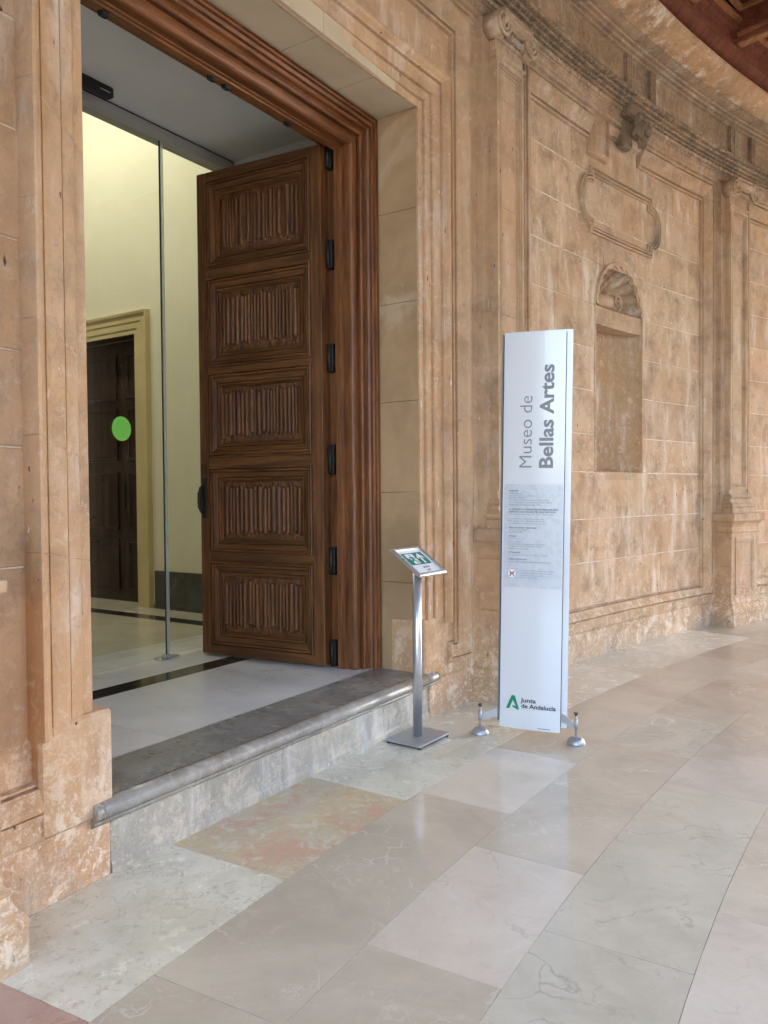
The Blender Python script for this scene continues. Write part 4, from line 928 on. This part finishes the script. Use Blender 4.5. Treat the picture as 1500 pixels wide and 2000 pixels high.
# small print
def line(body,h,size,mat=TXD,bold=0,a=.040,mx=.305,width=None):
    xs=.92
    if width: xs=width/twidth(body,size,bold)
    textmesh(body,size,'small_print',mat,lambda x,y:SF(a+x,h+y,.0026),sign,bold,xs=xs)
TXTS=[("HORARIOS",1.431,.0125,1,.058),("LUNES, cerrado",1.415,.0125,0,.075),("(salvo festivos y vísperas de festivo)",1.402,.0105,0,.165),("MARTES A SÁBADO:",1.389,.0115,0,.098),
("Del 1 de abril al 15 de octubre, de 9:00 a 20:00 h",1.376,.0115,0,.242),("Del 16 de octubre al 31 de marzo, de 9:00 a 18:00 h",1.362,.0115,0,.255),("DOMINGOS Y FESTIVOS: 9:00 a 15:00 h",1.347,.0115,0,.195),
("LA EXPOSICIÓN PERMANENTE PERMANECERÁ",1.320,.0125,1,.295),("CERRADA LOS SIGUIENTES DÍAS FESTIVOS",1.305,.0125,1,.280),("1, 6 de enero / 1 de mayo / 24, 25, 31 de diciembre",1.291,.0115,0,.265),
("El acceso se interrumpe 30 minutos antes",1.264,.0115,0,.212),("de la hora de cierre. El desalojo de las salas",1.250,.0115,0,.220),("comenzará minutos antes de la hora de cierre.",1.236,.0115,0,.230),
("VISITAS DE GRUPO Y ESCOLARES",1.210,.0115,1,.170),("Consultar previamente",1.197,.0115,0,.112),("Tel. 958 563 508",1.184,.0115,0,.084),
("ENTRADA",1.159,.0115,1,.048),("1,50 €",1.146,.0115,0,.030),("Gratuita para:",1.126,.0115,0,.066),("Ciudadanos de la Unión Europea acreditados",1.112,.0115,0,.222),("Miembros del ICOM (ICOFOM) acreditados",1.099,.0115,0,.204),("Estudiantes acreditados",1.085,.0115,0,.118),
("FOTOGRAFÍAS",1.061,.0115,1,.072),("No se pueden usar flash, palo selfie, ni trípode",1.047,.0115,0,.232),("CORREO ELECTRÓNICO",1.020,.0115,1,.115),("museobellasartesgranada.ccul@juntadeandalucia.es",1.006,.0115,0,.258)]
for body,h,sz,bd,wd in TXTS: line(body,h,sz,TXD,.0005 if bd else 0,width=wd)
for i,b_ in enumerate(("No está permitida la entrada con animales,","a excepción de los perros de asistencia","a personas con discapacidad.","(Art. 10.1, Ley 7/2021)")): line(b_,.955-.0145*i,.0115,TXD,0,a=.112,width=(.205,.188,.140,.110)[i])
pg=MB()
def fl2(m_,poly,e): m_.add([SF(a,h,e) for a,h in poly],[tuple(range(len(poly)))])
def bar(m_,x0,y0,x1,y1,wd,e):
    dx,dy=x1-x0,y1-y0; l=math.hypot(dx,dy); nx,ny=-dy/l*wd/2,dx/l*wd/2
    fl2(m_,[(x0+nx,y0+ny),(x1+nx,y1+ny),(x1-nx,y1-ny),(x0-nx,y0-ny)],e)
x0,x1,y0,y1=.040,.090,.912,.966
fl2(pg,[(x0,y0),(x1,y0),(x1,y1),(x0,y1)],.0022); pg.build('prohibition_square',PAP,sign)
pb=MB()
for a_,b_,c_,d_ in ((x0,y0,x1,y0),(x0,y1,x1,y1),(x0,y0,x0,y1),(x1,y0,x1,y1)): bar(pb,a_,b_,c_,d_,.0022,.0026)
pb.build('prohibition_border',TXG,sign)
dg_=MB(); dg_.add([SF(a,h,.0024) for a,h in ((.050,.920),(.054,.938),(.050,.942),(.053,.950),(.058,.942),(.072,.942),(.079,.950),(.080,.946),(.075,.936),(.076,.920),(.073,.920),(.070,.932),(.060,.932),(.056,.920))],[tuple(range(14))]); dg_.build('dog_mark',TXG,sign)
pr_=MB(); bar(pr_,.045,.917,.085,.961,.0035,.0028); bar(pr_,.045,.961,.085,.917,.0035,.0028); pr_.build('red_cross',REDP,sign)
# logo: green A and lettering
lg=MB(); ax,ay,sA=.040,.118,.082
A_=lambda *p:[(ax+x*sA,ay+y*sA) for x,y in p]
fl2(lg,A_((0,0),(.24,0),(.52,.66),(.60,.86),(.60,1.0),(.42,1.0)),.0022)
fl2(lg,A_((.60,1.0),(.60,.86),(.52,.66),(.78,.10),(.98,0.02),(.66,.98)),.0023)
fl2(lg,A_((.98,.02),(.93,-.06),(.47,.16),(.52,.27),(.84,.17)),.0024); lg.build('logo',GRN,sign)
w1=twidth('Junta',.034,.0006)
textmesh('Junta',.036,'lettering',BLK,lambda x,y:SF(.133+x,.165+y,.0022),sign,.0008,xs=.092/twidth('Junta',.036,.0008))
textmesh('de Andalucía',.036,'lettering',BLK,lambda x,y:SF(.133+x,.130+y,.0022),sign,.0008,xs=.205/twidth('de Andalucía',.036,.0008))
# arms and feet
for (fx,fy),aa,nm in (((.5855,4.818),-.012,'l'),((1.127,4.606),SWD+.004,'r')):
    ft=Vector((fx,fy,0)); f_=empty('support_foot',ft,0,sign)
    loc=lambda v:Vector(v)-ft
    dm=MB(); dm.lathe((0,0,0),[(.050,0),(.054,.003),(.053,.012),(.048,.024),(.038,.036),(.024,.044),(.012,.048)],32); dm.build('dome_foot',ALUG,f_)
    rod=MB(); rod.cyl((0,0,.045),(0,0,.165),.0045,n=12); rod.cyl((0,0,.155),(0,0,.165),.008,n=12); rod.build('threaded_rod',ALU,f_)
    kb=MB(); kb.lathe((0,0,.168),[(.006,0),(.006,.006),(.012,.010),(.013,.016),(.012,.020),(.005,.021)],16); kb.build('knob',flat('brown_knob',(.09,.06,.05),.5),f_)
    sl_=MB(); sl_.cyl((0,0,.088),(0,0,.150),.011,n=16); sl_.build('sleeve',ALUG,f_)
    at=SP(aa,.10,-.035); d3=at-ft; d3.z=0; dd=d3.normalized(); pp=Vector((-dd.y,dd.x,0))*.0055
    arm=MB(); ln=d3.length
    A=[]
    for t_,zl,zh in ((.008,.088,.122),(ln*.35,.098,.140),(ln*.7,.112,.160),(ln,.122,.172)):
        A.append([dd*t_+pp+Vector((0,0,zl)),dd*t_+pp+Vector((0,0,zh)),dd*t_-pp+Vector((0,0,zh)),dd*t_-pp+Vector((0,0,zl))])
    arm.rings(A).build('arm',ALUG,f_)

# ------------------------------------------------------------------ exit sign stand
st=empty('exit_sign_stand',(.195,4.715,0)); tag(st,'low metal stand with a tilted green exit sign, in front of the step','sign stand')
va=Vector((.81,-.59,0)).normalized(); vb=Vector((.6,.8,0)).normalized(); vb=(vb-va*vb.dot(va)).normalized()
SB=lambda a,b,z:va*a+vb*b+Vector((0,0,z))
MB().box(SB,-.124,.124,-.165,.165,.012,.026,bev=.002).build('base_plate',ALUG,st)
ft_=MB()
for a in (-.11,.11):
    for b in (-.15,.15): ft_.cyl(SB(a,b,0),SB(a,b,.0122),.012,n=12)
ft_.box(SB,-.12,.12,-.16,.16,.006,.0118); ft_.build('rubber_pads',RUB,st)
pl_=MB(); pl_.cyl(SB(0,0,.026),SB(0,0,1.068),.0285,n=40); pl_.build('pole',ALU,st)
tl=math.radians(36); ad=va*math.cos(tl)-Vector((0,0,1))*math.sin(tl); hn_=ad.cross(vb); 
if hn_.z<0: hn_=-hn_
HC=Vector((.012,.002,1.082))
HP=lambda x,y,d:HC+vb*x-ad*y+hn_*d       # x to the right of the page, y up the page, d out
HWd,HHt=.150,.128
MB().box(HP,-HWd+.01,HWd-.01,-HHt+.01,HHt-.01,-.006,.002).build('back_plate',ALUG,st)
sweep([(-HWd,-HHt),(HWd,-HHt),(HWd,HHt),(-HWd,HHt)],[(.0,-.007),(-.001,.004),(.004,.011),(.012,.014),(.020,.011),(.024,.003),(.024,.001)],ALU,st,HP,'snap_frame',closed=True)
def hpoly(name,polys,mat,d):
    m_=MB()
    for p in polys: m_.add([HP(x,y,d) for x,y in p],[tuple(range(len(p)))])
    return m_.build(name,mat,st)
px,py=HWd-.024,HHt-.024
hpoly('paper',[[(-px,-py),(px,-py),(px,py),(-px,py)]],PAP,.0026)
g0,g1,h0,h1=-.106,.108,-.030,.078
hpoly('green_field',[[(g0,h0),(g1,h0),(g1,h1),(g0,h1)]],SGN,.0030)
gx=lambda x:g0+(g1-g0)*x
gy=lambda y:h0+(h1-h0)*y
G_=lambda *p:[(gx(a),gy(b)) for a,b in p]
hpoly('arrow',[G_((.74,.93),(.90,.60),(.90,.42),(.785,.62),(.785,.08),(.695,.08),(.695,.62),(.58,.42),(.58,.60))],PAP,.0034)
hpoly('doorway_mark',[G_((.22,.08),(.50,.08),(.50,.92),(.12,.92),(.12,.55),(.22,.55))],PAP,.0034)
hpoly('running_figure',[G_((.29,.80),(.33,.86),(.38,.80),(.33,.73)),G_((.20,.66),(.34,.70),(.40,.62),(.36,.44),(.28,.44),(.27,.60),(.20,.58)),G_((.36,.66),(.43,.56),(.50,.58),(.49,.52),(.41,.49),(.35,.58)),G_((.28,.46),(.36,.46),(.42,.30),(.46,.14),(.41,.12),(.36,.28)),G_((.28,.46),(.33,.40),(.24,.26),(.10,.28),(.10,.34),(.20,.34))],SGN,.0038)
textmesh('SALIDA',.021,'print',BLK,lambda x,y:HP(x+.012,y-.062,.0032),st,.0006,'CENTER')
textmesh('EXIT',.021,'print',BLK,lambda x,y:HP(x+.012,y-.090,.0032),st,.0006,'CENTER')
